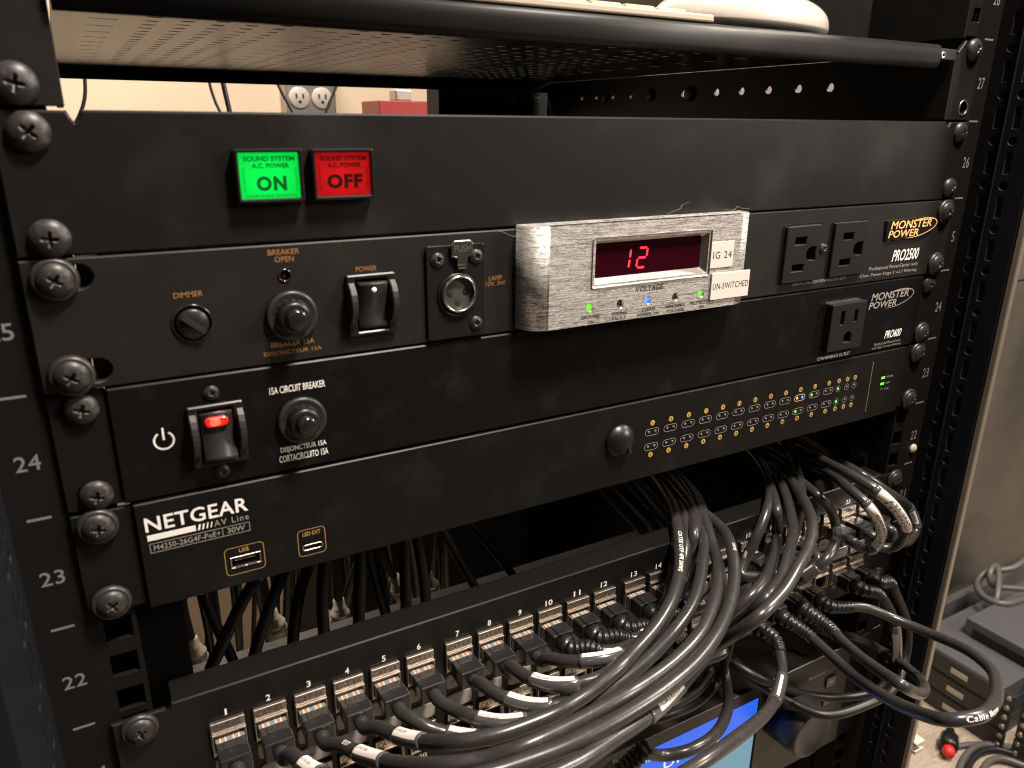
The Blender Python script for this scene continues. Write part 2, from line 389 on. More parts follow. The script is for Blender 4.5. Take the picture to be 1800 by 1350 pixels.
# ============================================================ SETTING
mb = MB(); mb.box(-1500, 3600, -2500, 1400, -823, -803, 'carpet'); struct(mb.build('carpet_floor'))
mb = MB(); mb.box(-1500, 620, 1000, 1020, -803, 1600, 'beige'); tag(mb.build('back_wall'), 'beige painted wall seen through the gap behind the equipment rack', 'wall')
t = thing('cabinet_wall', 'brushed bronze coloured wall panel with dark baseboard right of the rack', 'wall', (1900, 485, -803))
mb = MB()
for z0, z1 in ((-700, -12), (-8, 700)): mb.box(620, 3300, 485, 500, z0, z1, 'cabinet', .8)
mb.box(620, 3300, 489, 499, -12, -8, 'dark'); mb.build('wall_panel', t)
mb = MB(); mb.box(620, 3300, 470, 500, -803, -700.5, 'base', 3); mb.build('baseboard', t)

# ============================================================ RACK
rk = thing('equipment_rack', 'tall black steel equipment rack with numbered rails and perforated posts', 'equipment rack', (232, 0, -803))
def uz(n): return (n-21)*U
for side, x0, x1, xc in (('l', -26, 6.5, 0), ('r', 458.6, 491, XR)):
    mb = MB(); h = 4.75
    mb.box(x0, xc-h, 0, 2.2, uz(15), uz(30), 'rail'); mb.box(xc+h, x1, 0, 2.2, uz(15), uz(30), 'rail')
    zz = uz(16)
    for n in range(16, 29):
        for dz in (6.35, 22.2, 38.1):
            mb.box(xc-h, xc+h, .05, 2.15, zz, uz(n)+dz-h, 'rail', .15); zz = uz(n)+dz+h
    mb.box(x0, x1, 16, 18, uz(15), uz(30), 'dark')  # added black sheet behind the rail to keep light out of its holes
    xi = x1 if side == 'l' else x0      # inner return flange
    mb.box(xi-2.2 if side == 'l' else xi, xi if side == 'l' else xi+2.2, 2.2, 38, uz(15), uz(30), 'rail', .3)
    rail = mb.build('mounting_rail', rk)
    for n in range(19, 29):
        cx = -17.2 if side == 'l' else 483.2
        wdt = 7.6 if side == 'l' else 6.2
        hh = 5.6 if side == 'l' else 6.4
        mb = MB()
        if n == 25 and side == 'l': mb.text('25', cx-3.8, cx+3.8, uz(n)+20.8-hh/2+1, uz(n)+20.8+hh/2+1, -.06, 'greyprint', bold=.03)
        elif n == 25: mb.text('5', cx-.1, cx+3.0, uz(n)+21-hh/2, uz(n)+21+hh/2, -.06, 'greyprint')
        else: mb.text(str(n), cx-wdt/2, cx+wdt/2, uz(n)+21-hh/2, uz(n)+21+hh/2, -.06, 'greyprint', bold=.03, space=1.05)
        mb.build('rail_number', rail)
        a, b = (-21, -13.6) if side == 'l' else (478.6, 487.0)
        mb = MB(); mb.box(a, b, -.07, .02, uz(n)-.45, uz(n)+.45, 'greyprint'); mb.build('rail_mark', rail)
    # perforated post standing forward of the rail
    hs = []
    sg = -1 if side == 'l' else 1
    xp = -26 if side == 'l' else 491
    cols = ((-9, 0), (-20.2, 0)) if side == 'r' else ((-14.5, 0), (-26, 0))
    z = 205.2 - 25.4*16
    while z < 330:
        for cy, _ in cols:
            hs.append((cy, z, 'c')); hs.append((cy, z+12.85, 'r'))
        z += 25.4
    mb = MB()
    for (ya, yb, dx0, dx1, mm) in (((-13.6, 0, 0, 0, 'rail'), (-33, -13.6, 0, 0, 'post')) if side == 'r' else ((-72, 0, 0, 0, 'post'),)):
        hl = []
        for cy, cz, k in hs:
            if ya < cy < yb:
                hl.append(circ(cy, cz, 2.55, 14) if k == 'c' else rect(cy-1.9, cy+1.9, cz-6.1, cz+6.1, .3, 2))
        mb.plate(rect(ya, yb, uz(15), uz(30)), hl, xp, xp+sg*1.8, mm, .2, axis='x', hmat='steel' if side == 'r' else None)
    if side == 'r': mb.box(xp-1.0, xp+1.5, -14.4, -13.2, uz(15), uz(30), 'post', .5)
    mb.box(min(xp+sg*2, xp+sg*14), max(xp+sg*2, xp+sg*14), -6, -2, uz(15), uz(30), 'dark')
    mb.box(min(xp+sg*9, xp+sg*12), max(xp+sg*9, xp+sg*12), (-33 if side == 'r' else -72), 60, uz(15), uz(30), 'dark')
    post = mb.build('perforated_post', rk)
    mb = MB()
    if side == 'r':
        mb.box(xp+1.0, xp+5.4, -37.4, -33.2, uz(8), uz(30), 'panelstrip', .8)
        mb.box(xp+1, xp+13, -33.0, 620, uz(8), 262, 'rail'); mb.box(xp+1, xp+13, -33.0, 40, 262.01, uz(30), 'rail')  # shaped for the light: deep below blackens the gap, short above brightens cheek holes
    else:
        mb.box(xp-6, xp+.6, -76, -72.3, uz(15), uz(30), 'post', .9)
        mb.box(xp-13, xp-8, -72.0, 620, uz(8), uz(30), 'rail')
    mb.build('side_panel', rk)
# rear posts and inner depth rails
for xa in (-24, 470): mb = MB(); mb.box(xa, xa+20, 560, 600, uz(10), uz(30), 'rail', .5); mb.build('rear_post', rk)
mb = MB(); mb.box(456.2, 470, 14, 120, 38, 89, 'rail', .5); ib = mb.build('inner_bracket', rk)
for yy, zz in BOLTS: mb = MB(); mb.lathe((456.3, yy, zz), [(0, 5.4), (1.5, 5.3), (3.4, 3.6), (4.0, .01)], 'screw', axis=(-1, 0, 0), n=24); mb.build('bolt', ib)
mb = MB(); mb.lathe((484.6, .1, 55.2), [(0, 3.4), (1.2, 3.2), (2.2, 2), (2.5, .01)], 'ivory', n=24); mb.build('round_cap', rk, label='pale round cap on the right rail')
# ============================================================ SHELF (27) with its right cheek
sh = thing('vented_shelf', 'black vented steel rack shelf with rolled front lip above the blank panel', 'shelf', (232, 0, 304))
ZU = 303.0
holes = []
def slot(cx, cy, L, Wd): return [(cx-L/2+Wd/2*(1-math.cos(a))*0+(-1 if False else 0), cy) for a in ()] or rect(cx-L/2, cx+L/2, cy-Wd/2, cy+Wd/2, Wd/2, 2)
x = 31.8; fy0 = 60
def colm(cx, y0, step, L, Wd, n=99):
    y = y0
    while y < 398 and n > 0:
        holes.append(slot(cx, y, L, Wd)); y += step; n -= 1
colm(31.8, 73, 28, 11.5, 2.2)
for g in range(4):
    b = 50+g*88
    for k in range(5): colm(b+k*13.2, 70+(7.3 if k % 2 else 0), 14.6, 6.2, 3.8)
    if g < 4: colm(b+74, 70, 28, 10.5, 2.2)
mb = MB(); mb.plate(rect(13, 452.5, 2, 430), holes, ZU, ZU+1.2, 'deck', 0, axis='z', hmat='dark')  # slot walls painted black, so the shade inside them is in the colour
mb.build('slotted_deck', sh)
# rolled lip
mb = MB(); prof = []
pr = [(6, ZU+1.4), (1, ZU+2.7), (-2.6, ZU+2.9), (-4.4, ZU+2.2), (-5.4, ZU+.6), (-5.7, ZU-2), (-5.6, ZU-6.4), (-5.0, ZU-8.2), (-3.8, ZU-9.1), (-2.2, ZU-9.3), (-1.2, ZU-8.6), (-1.4, ZU-6), (0, ZU-.5), (4, ZU-.2)]
xs = (12.5, 432.0); n = len(pr)
mb.add([(xx, p[0], p[1]) for xx in xs for p in pr], [(i, (i+1) % n, n+(i+1) % n, n+i) for i in range(n)], 'powder', True)
for o in (0, 1): mb.add([(xs[o], p[0], p[1]) for p in pr], [tuple(range(n))], 'powder')
mb.build('rolled_lip', sh)
mb = MB(); mb.box(13, 452.5, 429, 431.5, ZU-9.5, ZU-.02, 'powder', .4); mb.build('rear_lip', sh)
hl = [circ(y, 287.3, 2.8 if 70 < y < 230 else 2.2, 14) for y in (81, 107, 133.5, 159.5, 185.5, 223, 291, 317, 343, 367)]
mb = MB(); mb.plate(rect(8, 431, 258, ZU-.1), hl, 452.6, 454.4, 'powder', .15, axis='x')
for y, r in ((215, 6.0), (264, 5), (329, 5.0), (398, 4.5)): mb.lathe((452.6, y, 287), [(0, r), (1.6, r*.95), (2.4, r*.6), (2.5, .01)], 'screw', axis=(-1, 0, 0), n=24)
mb.build('right_cheek', sh)
# mounting brackets (ears)
mb = MB(); mb.plate([(-8.5, 267.3), (11.6, 267.3), (11.6, 400), (-8.5, 400)], [circ(0, 273.05, 3.4)], -2.4, -.2, 'powder', .35)
mb.box(9.6, 11.6, -.2, 40, 267.3, 400, 'powder', .3)
put_screw(sh, -.2, 273.4, -2.6, R=6.2); le = mb.build('mounting_ear', sh)
mb = MB(); mb.plate([(452.5, 267.3), (474, 267.3), (474, 308.6), (458, 309.2), (452.5, 303.0)], [circ(XR+1.2, 273.9, 3.5)], -2.4, -.2, 'powder', .35)
mb.box(450.5, 452.5, -2.2, 60, 267.3, 302, 'powder', .3)
mb.build('mounting_ear', sh)
mb = MB(); mb.lathe((XR+1.2, -2.5, 273.9), [(0, 3.4), (.25, 3.6), (.3, 4.3), (0, 4.5)], 'steel', n=32, caps=False); mb.build('bare_hole_rim', sh)
put_screw(sh, XR+.5, 304.6, -2.6, R=6.0)
mb = MB(); mb.box(430, 450, -3, 8, 298.2, ZU+1.2, 'powder', .6); mb.lathe((437, -3, 300.6), [(0, 1.9), (.8, 1.9), (.9, 1.2), (.2, 1.1), (.1, .01)], 'steel', n=20)
mb.build('lip_end_tab', sh)

# things on the shelf
t = thing('keyboard', 'cream white computer keyboard lying on the front of the vented shelf', 'keyboard', (200, 20, ZU+3))
mb = MB(); mb.box(60, 268, -4, 100, ZU+2.8+.4, ZU+6.4, 'ivory', .8); mb.box(61, 264, -2.4, 99, ZU+1.5, ZU+3.3, 'greyplastic', .5); mb.build('keyboard_case', t)
mb = MB()
for i in range(11): mb.box(66+i*17.6, 81.6+i*17.6, 3, 16, ZU+6.4, ZU+8.6, 'ivory', .7)
for i in range(10): mb.box(71+i*18, 87+i*18, 20, 34, ZU+6.4, ZU+8.6, 'ivory', .7)
mb.build('keys', t)
bm = bmesh.new(); bmesh.ops.create_uvsphere(bm, u_segments=48, v_segments=24, radius=1)
for v in bm.verts:
    v.co = Vector((math.copysign(abs(v.co.x)**.85, v.co.x)*56, math.copysign(abs(v.co.y)**.9, v.co.y)*30, math.copysign(abs(v.co.z)**.8, v.co.z)*(17 if v.co.z > 0 else 5)))
mb = MB(); mb.bm(bm, 'whiteplastic', True, Matrix.Translation((319, 30, ZU+7.4)) @ Matrix.Rotation(.12, 4, 'Z'))
tag(mb.build('computer_mouse'), 'glossy white computer mouse on the shelf right of the cream keyboard', 'mouse')
mb = MB(); mb.plate(rect(352, 384, ZU+3, 360, 1.5), [rect(364, 368, ZU+12, ZU+24, .8)], 60, 64, 'gloss', .5); mb.box(352, 384, 64, 220, ZU+3, 360, 'gloss', .5)
tag(mb.build('black_device_box'), 'upright glossy black device standing on the shelf behind the white mouse', 'device')
# upper right bracket above the shelf
t = thing('upper_rack_device', 'black rack unit side plate and ear above the shelf at upper right', 'rack unit', (455, 0, 312))
mb = MB(); mb.box(400, 456, 60, 62, 307, 420, 'powder', .3); mb.box(455.2, 457.2, -2, 60, 310.5, 420, 'powder', .3); mb.build('side_plate', t)
mb = MB(); mb.plate(rect(457.3, 468, 311.6, 420), [rect(460.5, 467, 319, 326, .5)], -1.8, -.2, 'powder', .3); mb.build('ear_plate', t)
mb = MB(); mb.box(388, 389.6, 62, 90, ZU+3, 420, 'steel', .3); mb.build('thin_bracket', t)

# ============================================================ behind the gap
def plain_cable(name, P, r, m, label, cat='cable', group=None, n=12, step=3):
    mb = MB(); mb.tube(spline(P, step), r, m, n=n); return tag(mb.build(name), label, cat, group)
G = 'thin black cables hanging behind the upper gap'
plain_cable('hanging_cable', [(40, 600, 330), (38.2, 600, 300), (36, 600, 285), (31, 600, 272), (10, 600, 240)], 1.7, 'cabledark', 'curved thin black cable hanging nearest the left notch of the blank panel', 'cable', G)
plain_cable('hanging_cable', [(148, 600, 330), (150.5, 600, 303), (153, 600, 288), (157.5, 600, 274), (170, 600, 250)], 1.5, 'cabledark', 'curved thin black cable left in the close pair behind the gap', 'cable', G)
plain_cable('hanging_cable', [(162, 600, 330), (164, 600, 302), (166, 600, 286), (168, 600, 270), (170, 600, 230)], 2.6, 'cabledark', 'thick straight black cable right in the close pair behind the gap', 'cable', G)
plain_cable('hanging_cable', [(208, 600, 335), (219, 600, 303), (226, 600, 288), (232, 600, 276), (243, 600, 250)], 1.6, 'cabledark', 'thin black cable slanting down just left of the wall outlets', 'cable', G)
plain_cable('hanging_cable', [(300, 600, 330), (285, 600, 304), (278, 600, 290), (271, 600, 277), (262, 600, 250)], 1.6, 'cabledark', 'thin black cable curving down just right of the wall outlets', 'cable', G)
def scl(x, z, y1):   # same sight line, moved deeper
    k = (y1+282.7)/(600+282.7); return 8.85+(x-8.85)*k, 263.35+(z-263.35)*k
t = thing('wall_outlet', 'grey metal box of round white power outlets on the beige wall', 'power outlet', (370, 985, 300))
c0 = scl(252.5, 288, 985)
mb = MB(); mb.box(c0[0]-40, c0[0]+38, 970, 1000, c0[1]-34, c0[1]+60, 'steel', 2); mb.build('outlet_box', t)
for dx in (-17.5, 17.5):
    for dz in (0, 36):
        mb = MB(); cx = c0[0]+dx-2; cz = c0[1]+dz
        mb.lathe((cx, 969.5, cz), [(0, 16), (2, 16), (3, 14), (3.1, .01)], 'whiteplastic', n=32)
        mb.box(cx-6.5, cx-4, 965.9, 966.3, cz-1, cz+6, 'dark'); mb.box(cx+4, cx+6.5, 965.9, 966.3, cz-1, cz+6, 'dark'); mb.lathe((cx, 966.3, cz-6), [(0, 2.5), (.3, 2.4), (.4, .01)], 'dark', n=16)
        mb.build('receptacle', t)
t = thing('rear_rack_device', 'dim charcoal rear mounted unit with a dark vent strip in the gap', 'rack unit', (390, 450, 280))
mb = MB(); mb.box(334, 461, 438, 468, 262, 301, 'rail', .8); mb.build('case', t)
mb = MB(); mb.box(340, 413, 437.5, 438.5, 282.6, 287.4, 'dark'); mb.build('vent_strip', t)
mb = MB(); mb.box(424, 448, 437.4, 438.5, 283.4, 289.6, 'greyplastic', .3); mb.build('display_strip', t)
mb = MB(); mb.add([(416, 437.3, 286.2), (419, 437.3, 288.6), (419, 437.3, 287.8), (417, 437.3, 286.2), (419, 437.3, 284.6), (419, 437.3, 283.8)], [(0, 1, 2, 3), (0, 3, 4, 5)], 'redtip'); mb.build('red_arrow_mark', t)
mb = MB(); mb.box(325, 400, 580, 640, 270, 287, 'redbox', 1); mb.box(352, 372, 598, 620, 287, 300, 'steel', 2)
tag(mb.build('red_box'), 'dark red box with a metal fitting behind the gap', 'box')
# ============================================================ BLANK PANEL with lit buttons (26)
bp = thing('blank_panel', 'dusty satin black blank rack panel carrying the green and red buttons', 'rack panel', (232, 0, 222.6))
mb = MB()
# face between the relief notches, and the two ears
face = [(14.6, 263.6), (15.6, 266.4), (452.0, 266.4), (452.8, 264.4), (454.4, 264.0), (456.0, 266.2), (474, 266.2), (474, 222.6), (-8.6, 222.6), (-8.6, 266.2), (11.8, 266.2), (12.8, 263.8), (13.6, 262.8)]
mb.plate(face, [rect(59.5, 79, 239, 253), rect(85.5, 105, 239, 253)], -3.2, -.2, 'blank', .7)
mb.build('face_plate', bp)
mb = MB(); mb.box(15.8, 451.8, -.3, 16, 264.8, 266.4, 'blank', .3); mb.box(13.4, 451.8, -.3, 16, 222.6, 224.2, 'blank', .3); mb.build('return_flange', bp)
for x, z, R in ((1.0, 260.0, 6.0), (1.4, 228.4, 6.0), (XR+.8, 260.6, 5.6), (XR, 229.2, 5.6)): put_screw(bp, x, z, -3.3, R=R)
def lit_button(x0, x1, z0, z1, lens, word, ink, lab, ww):
    mb = MB()
    mb.plate(rect(x0, x1, z0, z1, .8, 3), [rect(x0+1.3, x1-1.3, z0+1.3, z1-1.3, .5, 3)], -7.4, -3.0, 'gloss', .45)
    b = mb.build('push_button', bp, label=lab)
    mb = MB(); mb.box(x0+1.35, x1-1.35, -6.3, -3.4, z0+1.35, z1-1.35, lens, .4); mb.build('lens', b, origin=((x0+x1)/2-1, -5, (z0+z1)/2-1))
    mb = MB(); xc = (x0+x1)/2; y = -6.42; d = z1-2.2
    mb.text('SOUND SYSTEM', x0+3.0, x1-2.7, d-1.9, d-.3, y, ink, bold=.10)
    mb.text('A.C. POWER', x0+5.6, x1-4.6, d-4.2, d-2.6, y, ink, bold=.10)
    mb.text(word, xc-ww/2+.4, xc+ww/2+.4, z0+3.9, z0+8.9, y, ink, bold=.16, space=1.12 if word == 'OFF' else 1.15)
    if word == 'ON': mb.text('FLASHES DURING SEQUENCING', x0+3, x1-2.4, z0+1.7, z0+2.8, y, ink)
    for xx, s1 in ((x0+2.3, 1), (x1-2.9, 1)):
        mb.text('SEQUENCING', 0, 8, 0, .9, y, ink, fn=lambda u, w, xx=xx: (xx+w*.8, y, z0+3.6+u))
    mb.build('lens_lettering', b)
lit_button(58.2, 81.0, 236.9, 254.8, 'e_green', 'ON', 'greenink', 'green lit button reading ON', 10.2)
lit_button(84.2, 106.8, 237.0, 254.6, 'e_red', 'OFF', 'redink', 'red lit button reading OFF', 13.0)

# ============================================================ shared fittings
def breaker(parent, cx, cz, y, R=9.6, small=False):
    mb = MB(); mb.lathe((cx, y, cz), [(0, R), (1.2, R), (1.9, R-.5), (2.0, R-1.5), (1.6, R-2.1), (1.6, R-4.0), (2.4, R-4.3)], 'greyplastic', n=96, rf=lambda k, h: 1 if k % 2 or h > 1.95 else .965)
    nut = mb.build('circuit_breaker', parent)
    mb = MB(); mb.lathe((cx, y-1.4, cz), [(0, R-3.4), (3.6, R-3.6), (4.4, R-4.2), (4.5, R-5.2)], 'plastic', n=32); mb.build('collar', nut)
    mb = MB(); mb.lathe((cx, y-4, cz), [(0, 3.9), (4.4, 3.9), (5.2, 3.6), (5.6, 2.9), (5.5, .01)], 'gloss', n=32); mb.build('reset_button', nut)
    mb = MB(); s = 'PRESS TO RESET  '
    for i, ch in enumerate(s):
        if ch == ' ': continue
        a = math.radians(160-i*360/len(s)); rr = R-3.2
        def fn(u, w, a=a, rr=rr): q = rr+w; b = a-u/rr; return (cx+q*math.cos(b), y-1.75, cz+q*math.sin(b))
        mb.text(ch, -.65, .65, -.8, 1.0, 0, 'greyplastic', fn=fn)
    mb.build('embossed_lettering', nut)
def rocker(parent, cx, cz, y, lit=False):
    w2, h2 = 9.8, 12.0
    mb = MB(); mb.plate(rect(cx-w2, cx+w2, cz-h2, cz+h2, .8, 3), [rect(cx-6.2, cx+6.2, cz-10.2, cz+10.2, .3, 2)], y-2.0, y+.2, 'plastic', .5)
    sw = mb.build('rocker_switch', parent)
    mb = MB(); mb.box(cx-6.2, cx+6.2, y+2.0, y+3, cz-10.2, cz+10.2, 'dark'); mb.build('well', sw)
    for sx in (-1, 1):   # curved side guards
        xa = cx+sx*8.2; pr = []
        for k in range(9): a = k/8; pr.append((y-1.8-4.6*math.sin(math.pi*min(1, a*1.05))**.7 if a < .98 else y-1.8, cz+9.5-a*17.5))
        loop = [(y-1.6, cz+9.5)]+[(p[0], p[1]) for p in pr[1:-1]]+[(y-1.6, cz-8)]
        mb = MB(); mb.plate(loop, [], xa-1.2, xa+1.2, 'greyplastic', .35, axis='x'); mb.build('side_guard', sw)
    # concave rocker paddle
    mb = MB(); n = 14; a = []
    for k in range(n+1):
        f_ = k/n; z = cz+9-18*f_; tilt = (-1.2+4.8*(1-f_)) if False else (.4+3.6*f_ if lit else 3.4-2.4*f_)
        a.append((y-1.0-tilt+1.3*math.sin(math.pi*f_), z))
    wx = 5.6
    vs = [(cx-wx, p[0], p[1]) for p in a]+[(cx+wx, p[0], p[1]) for p in a]+[(cx-wx, y+2.5, p[1]) for p in a]+[(cx+wx, y+2.5, p[1]) for p in a]; m_ = n+1
    mb.add(vs, [(i, i+1, m_+i+1, m_+i) for i in range(n)], 'greyplastic', True)
    mb.add(vs, [(i, i+1, 2*m_+i+1, 2*m_+i) for i in range(n)]+[(m_+i, m_+i+1, 3*m_+i+1, 3*m_+i) for i in range(n)], 'greyplastic')
    mb.add(vs, [(0, m_, 3*m_, 2*m_), (n, m_+n, 3*m_+n, 2*m_+n)], 'greyplastic')
    mb.build('paddle', sw)
    if lit:
        mb = MB(); mb.plate(rect(cx-4.2, cx+4.0, cz+3.6, cz+7.2, 1.75, 6), [], y-3.0, y-1.0, 'rockred', .4); l = mb.build('lamp_lens', sw)
        mb = MB(); mb.plate(rect(cx-2.6, cx+1.2, cz+4.1, cz+6.7, 1.25, 6), [], y-3.15, y-2.8, 'e_rocker', .1); mb.build('lamp', l)
    else:
        mb = MB(); mb.lathe((cx+.2, y-4.0, cz+6.2), [(0, 1.05), (.15, .95), (.2, .01)], 'white', n=18); mb.build('white_dot', sw)
def monster_logo(mb, x0, x1, z0, z1, y, m):
    h = z1-z0; w = x1-x0
    mb.text('MONSTER', x0+w*.03, x1-w*.05, z0+h*.52, z1-h*.06, y, m, shear=.18, bold=.045, space=1.02)
    mb.text('POWER', x0, x0+w*.68, z0+h*.08, z0+h*.46, y, m, shear=.18, bold=.045, space=1.02)
    # swoosh: part of a tilted ellipse with a tapering stroke
    cx, cz, A, B = x0+w*.62, z0+h*.50, w*.44, h*.46; rot = .13; P = []
    for k in range(41):
        a = math.radians(-125+k*(255)/40); wd = .12+.55*math.sin(math.pi*k/40)
        for q in (0, -wd):
            px = (A+q)*math.cos(a); pz = (B+q)*math.sin(a); P.append((cx+px*math.cos(rot)-pz*math.sin(rot), y-.02, cz+px*math.sin(rot)+pz*math.cos(rot)))
    mb.add(P, [(2*i, 2*i+2, 2*i+3, 2*i+1) for i in range(40)], m)
    return mb
def outlet(parent, x0, x1, z0, z1, y, sideways, proud=2.2):
    cx = (x0+x1)/2; cz = (z0+z1)/2
    if sideways:   # outlet turned on its side: blades horizontal, ground pin to the right
        k = .98
        D = []
        for t in range(9): a = math.radians(90+180*t/8); D.append((x1-6.2+3.6*math.cos(a), cz-.2+3.6*math.sin(a)))
        D += [(x1-2.6, cz-3.8), (x1-2.6, cz+3.4)]
        hs = [rect(cx-6.2, cx+2.0, cz+5.2, cz+9.0), rect(cx-6.6, cx+2.0, cz-9.0, cz-5.4), D]
    else:
        D = []
        for t in range(9): a = math.radians(0+180*t/8); D.append((cx+1.6+3.0*math.cos(a), cz-6.2+3.0*math.sin(a)))
        D += [(cx-1.4, cz-9.6), (cx+4.6, cz-9.6)]
        hs = [rect(cx-6.6, cx-3.6, cz+1.4, cz+9.4), rect(cx+5.0, cx+7.6, cz+2.2, cz+9.0), D]
    mb = MB(); mb.plate(rect(x0, x1, z0, z1, .6, 3), hs, y-proud, y+2, 'outlet', .4, hmat='dark')
    o = mb.build('power_socket', parent)
    mb = MB(); mb.box(x0+1, x1-1, y+1.6, y+2.2, z0+1, z1-1, 'dark'); mb.build('socket_cavity', o)
    mb = MB(); mb.plate(rect(x0-1.0, x1+1.0, z0-1.0, z1+1.0, .8, 3), [rect(x0-.05, x1+.05, z0-.05, z1+.05, .6, 3)], y-.35, y+.1, 'gloss', .15); mb.build('socket_surround', o)
    return o

# ============================================================ POWER CONDITIONER 25 (silver bezel)
pc = thing('power_conditioner', 'black power conditioner with coarse brushed silver voltage display and two sideways sockets', 'power conditioner', (232, 0, 178))
def oslot(cx, cz, dx): return rect(cx-4.6, cx+4.6+dx, cz-4.2, cz+4.2, 4.1, 5)
mb = MB()
mb.plate(rect(-8.6, 474, 178.0, 221.9, .6, 3), [rect(-4.0, 12.4, 180.2, 188.2, 4, 6), rect(-4.6, 11.4, 211.8, 219.8, 4, 6), rect(461, 469, 211.8, 219.4, 3.6, 5), rect(461, 469, 180.4, 188, 3.6, 5), circ(39.3, 196.6, 6.2, 32), rect(96, 112.6, 187, 206.6), rect(329.5, 355.5, 184, 214), rect(367, 393.5, 184, 214), circ(72.3, 210.6, 1.9, 16), rect(136, 148, 190, 206)], -3.2, -.2, 'face', .5)
mb.build('face_plate', pc)
mb = MB(); mb.box(7.0, 452, .3, 200, 178.6, 221.4, 'dark'); mb.build('chassis', pc)
for x, z in ((.6, 215.6), (.3, 183.6), (XR, 215.6), (XR, 184.0)): put_screw(pc, x, z, -3.2, True, R=5.5, rot=.6)
def letters(parent, name, items):
    for it in items:
        t_, x0, x1, z0, z1, y_, m_ = it[:7]; kw = it[7] if len(it) > 7 else {}
        mb = MB(); mb.text(t_, x0, x1, z0, z1, y_, m_, **kw); mb.build(name, parent)
q_ = dict(bold=.02); y = -3.27
letters(pc, 'amber_lettering', [('DIMMER', 34.4, 43.8, 206.0, 207.9, y, 'amber', q_), ('BREAKER', 67.0, 78.2, 218.2, 220.2, y, 'amber', q_), ('OPEN', 69.2, 76.0, 215.6, 217.6, y, 'amber', q_),
 ('BREAKER 15A', 65, 81.2, 184.2, 186.2, y, 'amber', q_), ('DISJONCTEUR 15A', 62.2, 83.8, 180.8, 182.8, y, 'amber', q_), ('POWER', 98.9, 107.2, 209.7, 211.6, y, 'amber', q_),
 ('LAMP', 155.9, 162.2, 201.2, 203.1, y, 'amber', q_), ('12V, 3W', 154.5, 163.8, 198.6, 200.7, y, 'amber', q_)])
letters(pc, 'small_lettering', [('UNTWITCHED CONVENIENCE OUTLETS'.replace('UNTW', 'UNSW'), 340.3, 383.6, 181.6, 183.4, y, 'silverprint', dict(shear=.15)),
 ('Professional PowerCenter with', 403, 448.2, 184.5, 186.7, y, 'silverprint', dict(shear=.15, bold=.01)), ('Clean Power Stage 2 v.2.1 Filtering', 395.8, 448.2, 180.6, 182.9, y, 'silverprint', dict(shear=.15, bold=.01))])
letters(pc, 'white_lettering', [('PRO2500', 422.6, 447.8, 188.3, 195.2, y, 'white', dict(shear=.16, bold=.06, space=1.0))])
mb = MB(); lp = [(412.2, 201.3), (410.8, 212.6), (448, 213.2), (457.4, 212.4), (458.0, 209.2), (452, 204.2), (441, 200.6), (432, 201.2)]
mb.plate(lp[::-1], [], -4.6, -3.1, 'gloss', .4); lg = mb.build('logo_badge', pc); mb = MB(); monster_logo(mb, 413.8, 455.6, 201.8, 212.9, -4.66, 'gold'); mb.build('gold_logo', lg)
# dimmer
mb = MB(); mb.lathe((39.3, -3.25, 196.6), [(0, 6.9), (.35, 6.8), (.4, 6.2), (-2.0, 5.9)], 'gloss', n=40, caps=False); dm = mb.build('dimmer_knob', pc)
mb = MB(); mb.lathe((39.3, -.8, 196.6), [(0, 5.5), (3.2, 5.4), (3.9, 4.8), (4.0, .01)], 'plastic', n=40)
a = math.radians(-42); c, s_ = math.cos(a), math.sin(a)
bm = bmesh.new(); bmesh.ops.create_cube(bm, size=1)
for v in bm.verts: v.co = Vector((v.co.x*9.6, v.co.y*1.6, v.co.z*2.2))
bmesh.ops.bevel(bm, geom=bm.edges[:], offset=.4, segments=2, affect='EDGES'); mb.bm(bm, 'greyplastic', False, Matrix.Translation((39.3, -5.1, 196.6)) @ Matrix.Rotation(math.radians(42), 4, 'Y'))
mb.build('knob_cap', dm)
mb = MB(); mb.lathe((72.3, -3.2, 210.6), [(0, 2.5), (.35, 2.45), (.4, 1.9), (-1.2, 1.8)], 'gloss', n=24, caps=False); l = mb.build('breaker_lamp', pc)
mb = MB(); mb.lathe((72.3, -1.6, 210.6), [(0, 1.75), (.8, 1.4), (1.2, .01)], 'e_reddim', n=20); mb.build('lens', l)
breaker(pc, 73.5, 195.6, -3.2)
rocker(pc, 104.2, 196.8, -3.2)
M['insert'] = mat('grey connector insert', (.045, .042, .04), .4)
# xlr lamp socket
mb = MB(); mb.plate(rect(127.3, 153.3, 178.9, 217.4, 1.6, 4), [circ(140.8, 197.0, 9.0, 40)], -4.6, -3.0, 'gloss', .3); x = mb.build('lamp_socket', pc)
mb = MB(); mb.lathe((140.8, -4.4, 197.0), [(-1, 9.0), (.7, 9.0), (1.0, 8.6), (1.0, 8.3), (.2, 8.0), (-2, 8.0)], 'plastic', n=48, caps=False); mb.build('socket_collar', x)
mb = MB(); mb.lathe((140.9, -2.8, 197.6), [(-2, 7.6), (3.6, 7.6), (4.0, 7.3), (4.0, 6.9), (3.6, 6.7), (0, 6.6)], 'chrome', n=48, caps=False); mb.build('metal_shell', x)
mb = MB(); mb.lathe((140.9, -2.2, 197.4), [(0, 6.6), (2.2, 6.5), (2.5, 6.0), (2.5, .01)], 'insert', n=40)
for px, pz in ((137.3, 197.8), (144.5, 198.0), (140.9, 193.8)): mb.lathe((px, -4.72, pz), [(0, 1.55), (.06, 1.5), (.07, .01)], 'dark', n=16)
mb.build('contact_insert', x)
mb = MB(); tab = [(137.7, 213.2), (140.0, 212.4), (140.2, 209.2), (144.6, 209.2), (144.8, 212.4), (147.2, 213.2), (147.4, 217.6), (146.0, 219.2), (138.9, 219.2), (137.5, 217.6)]
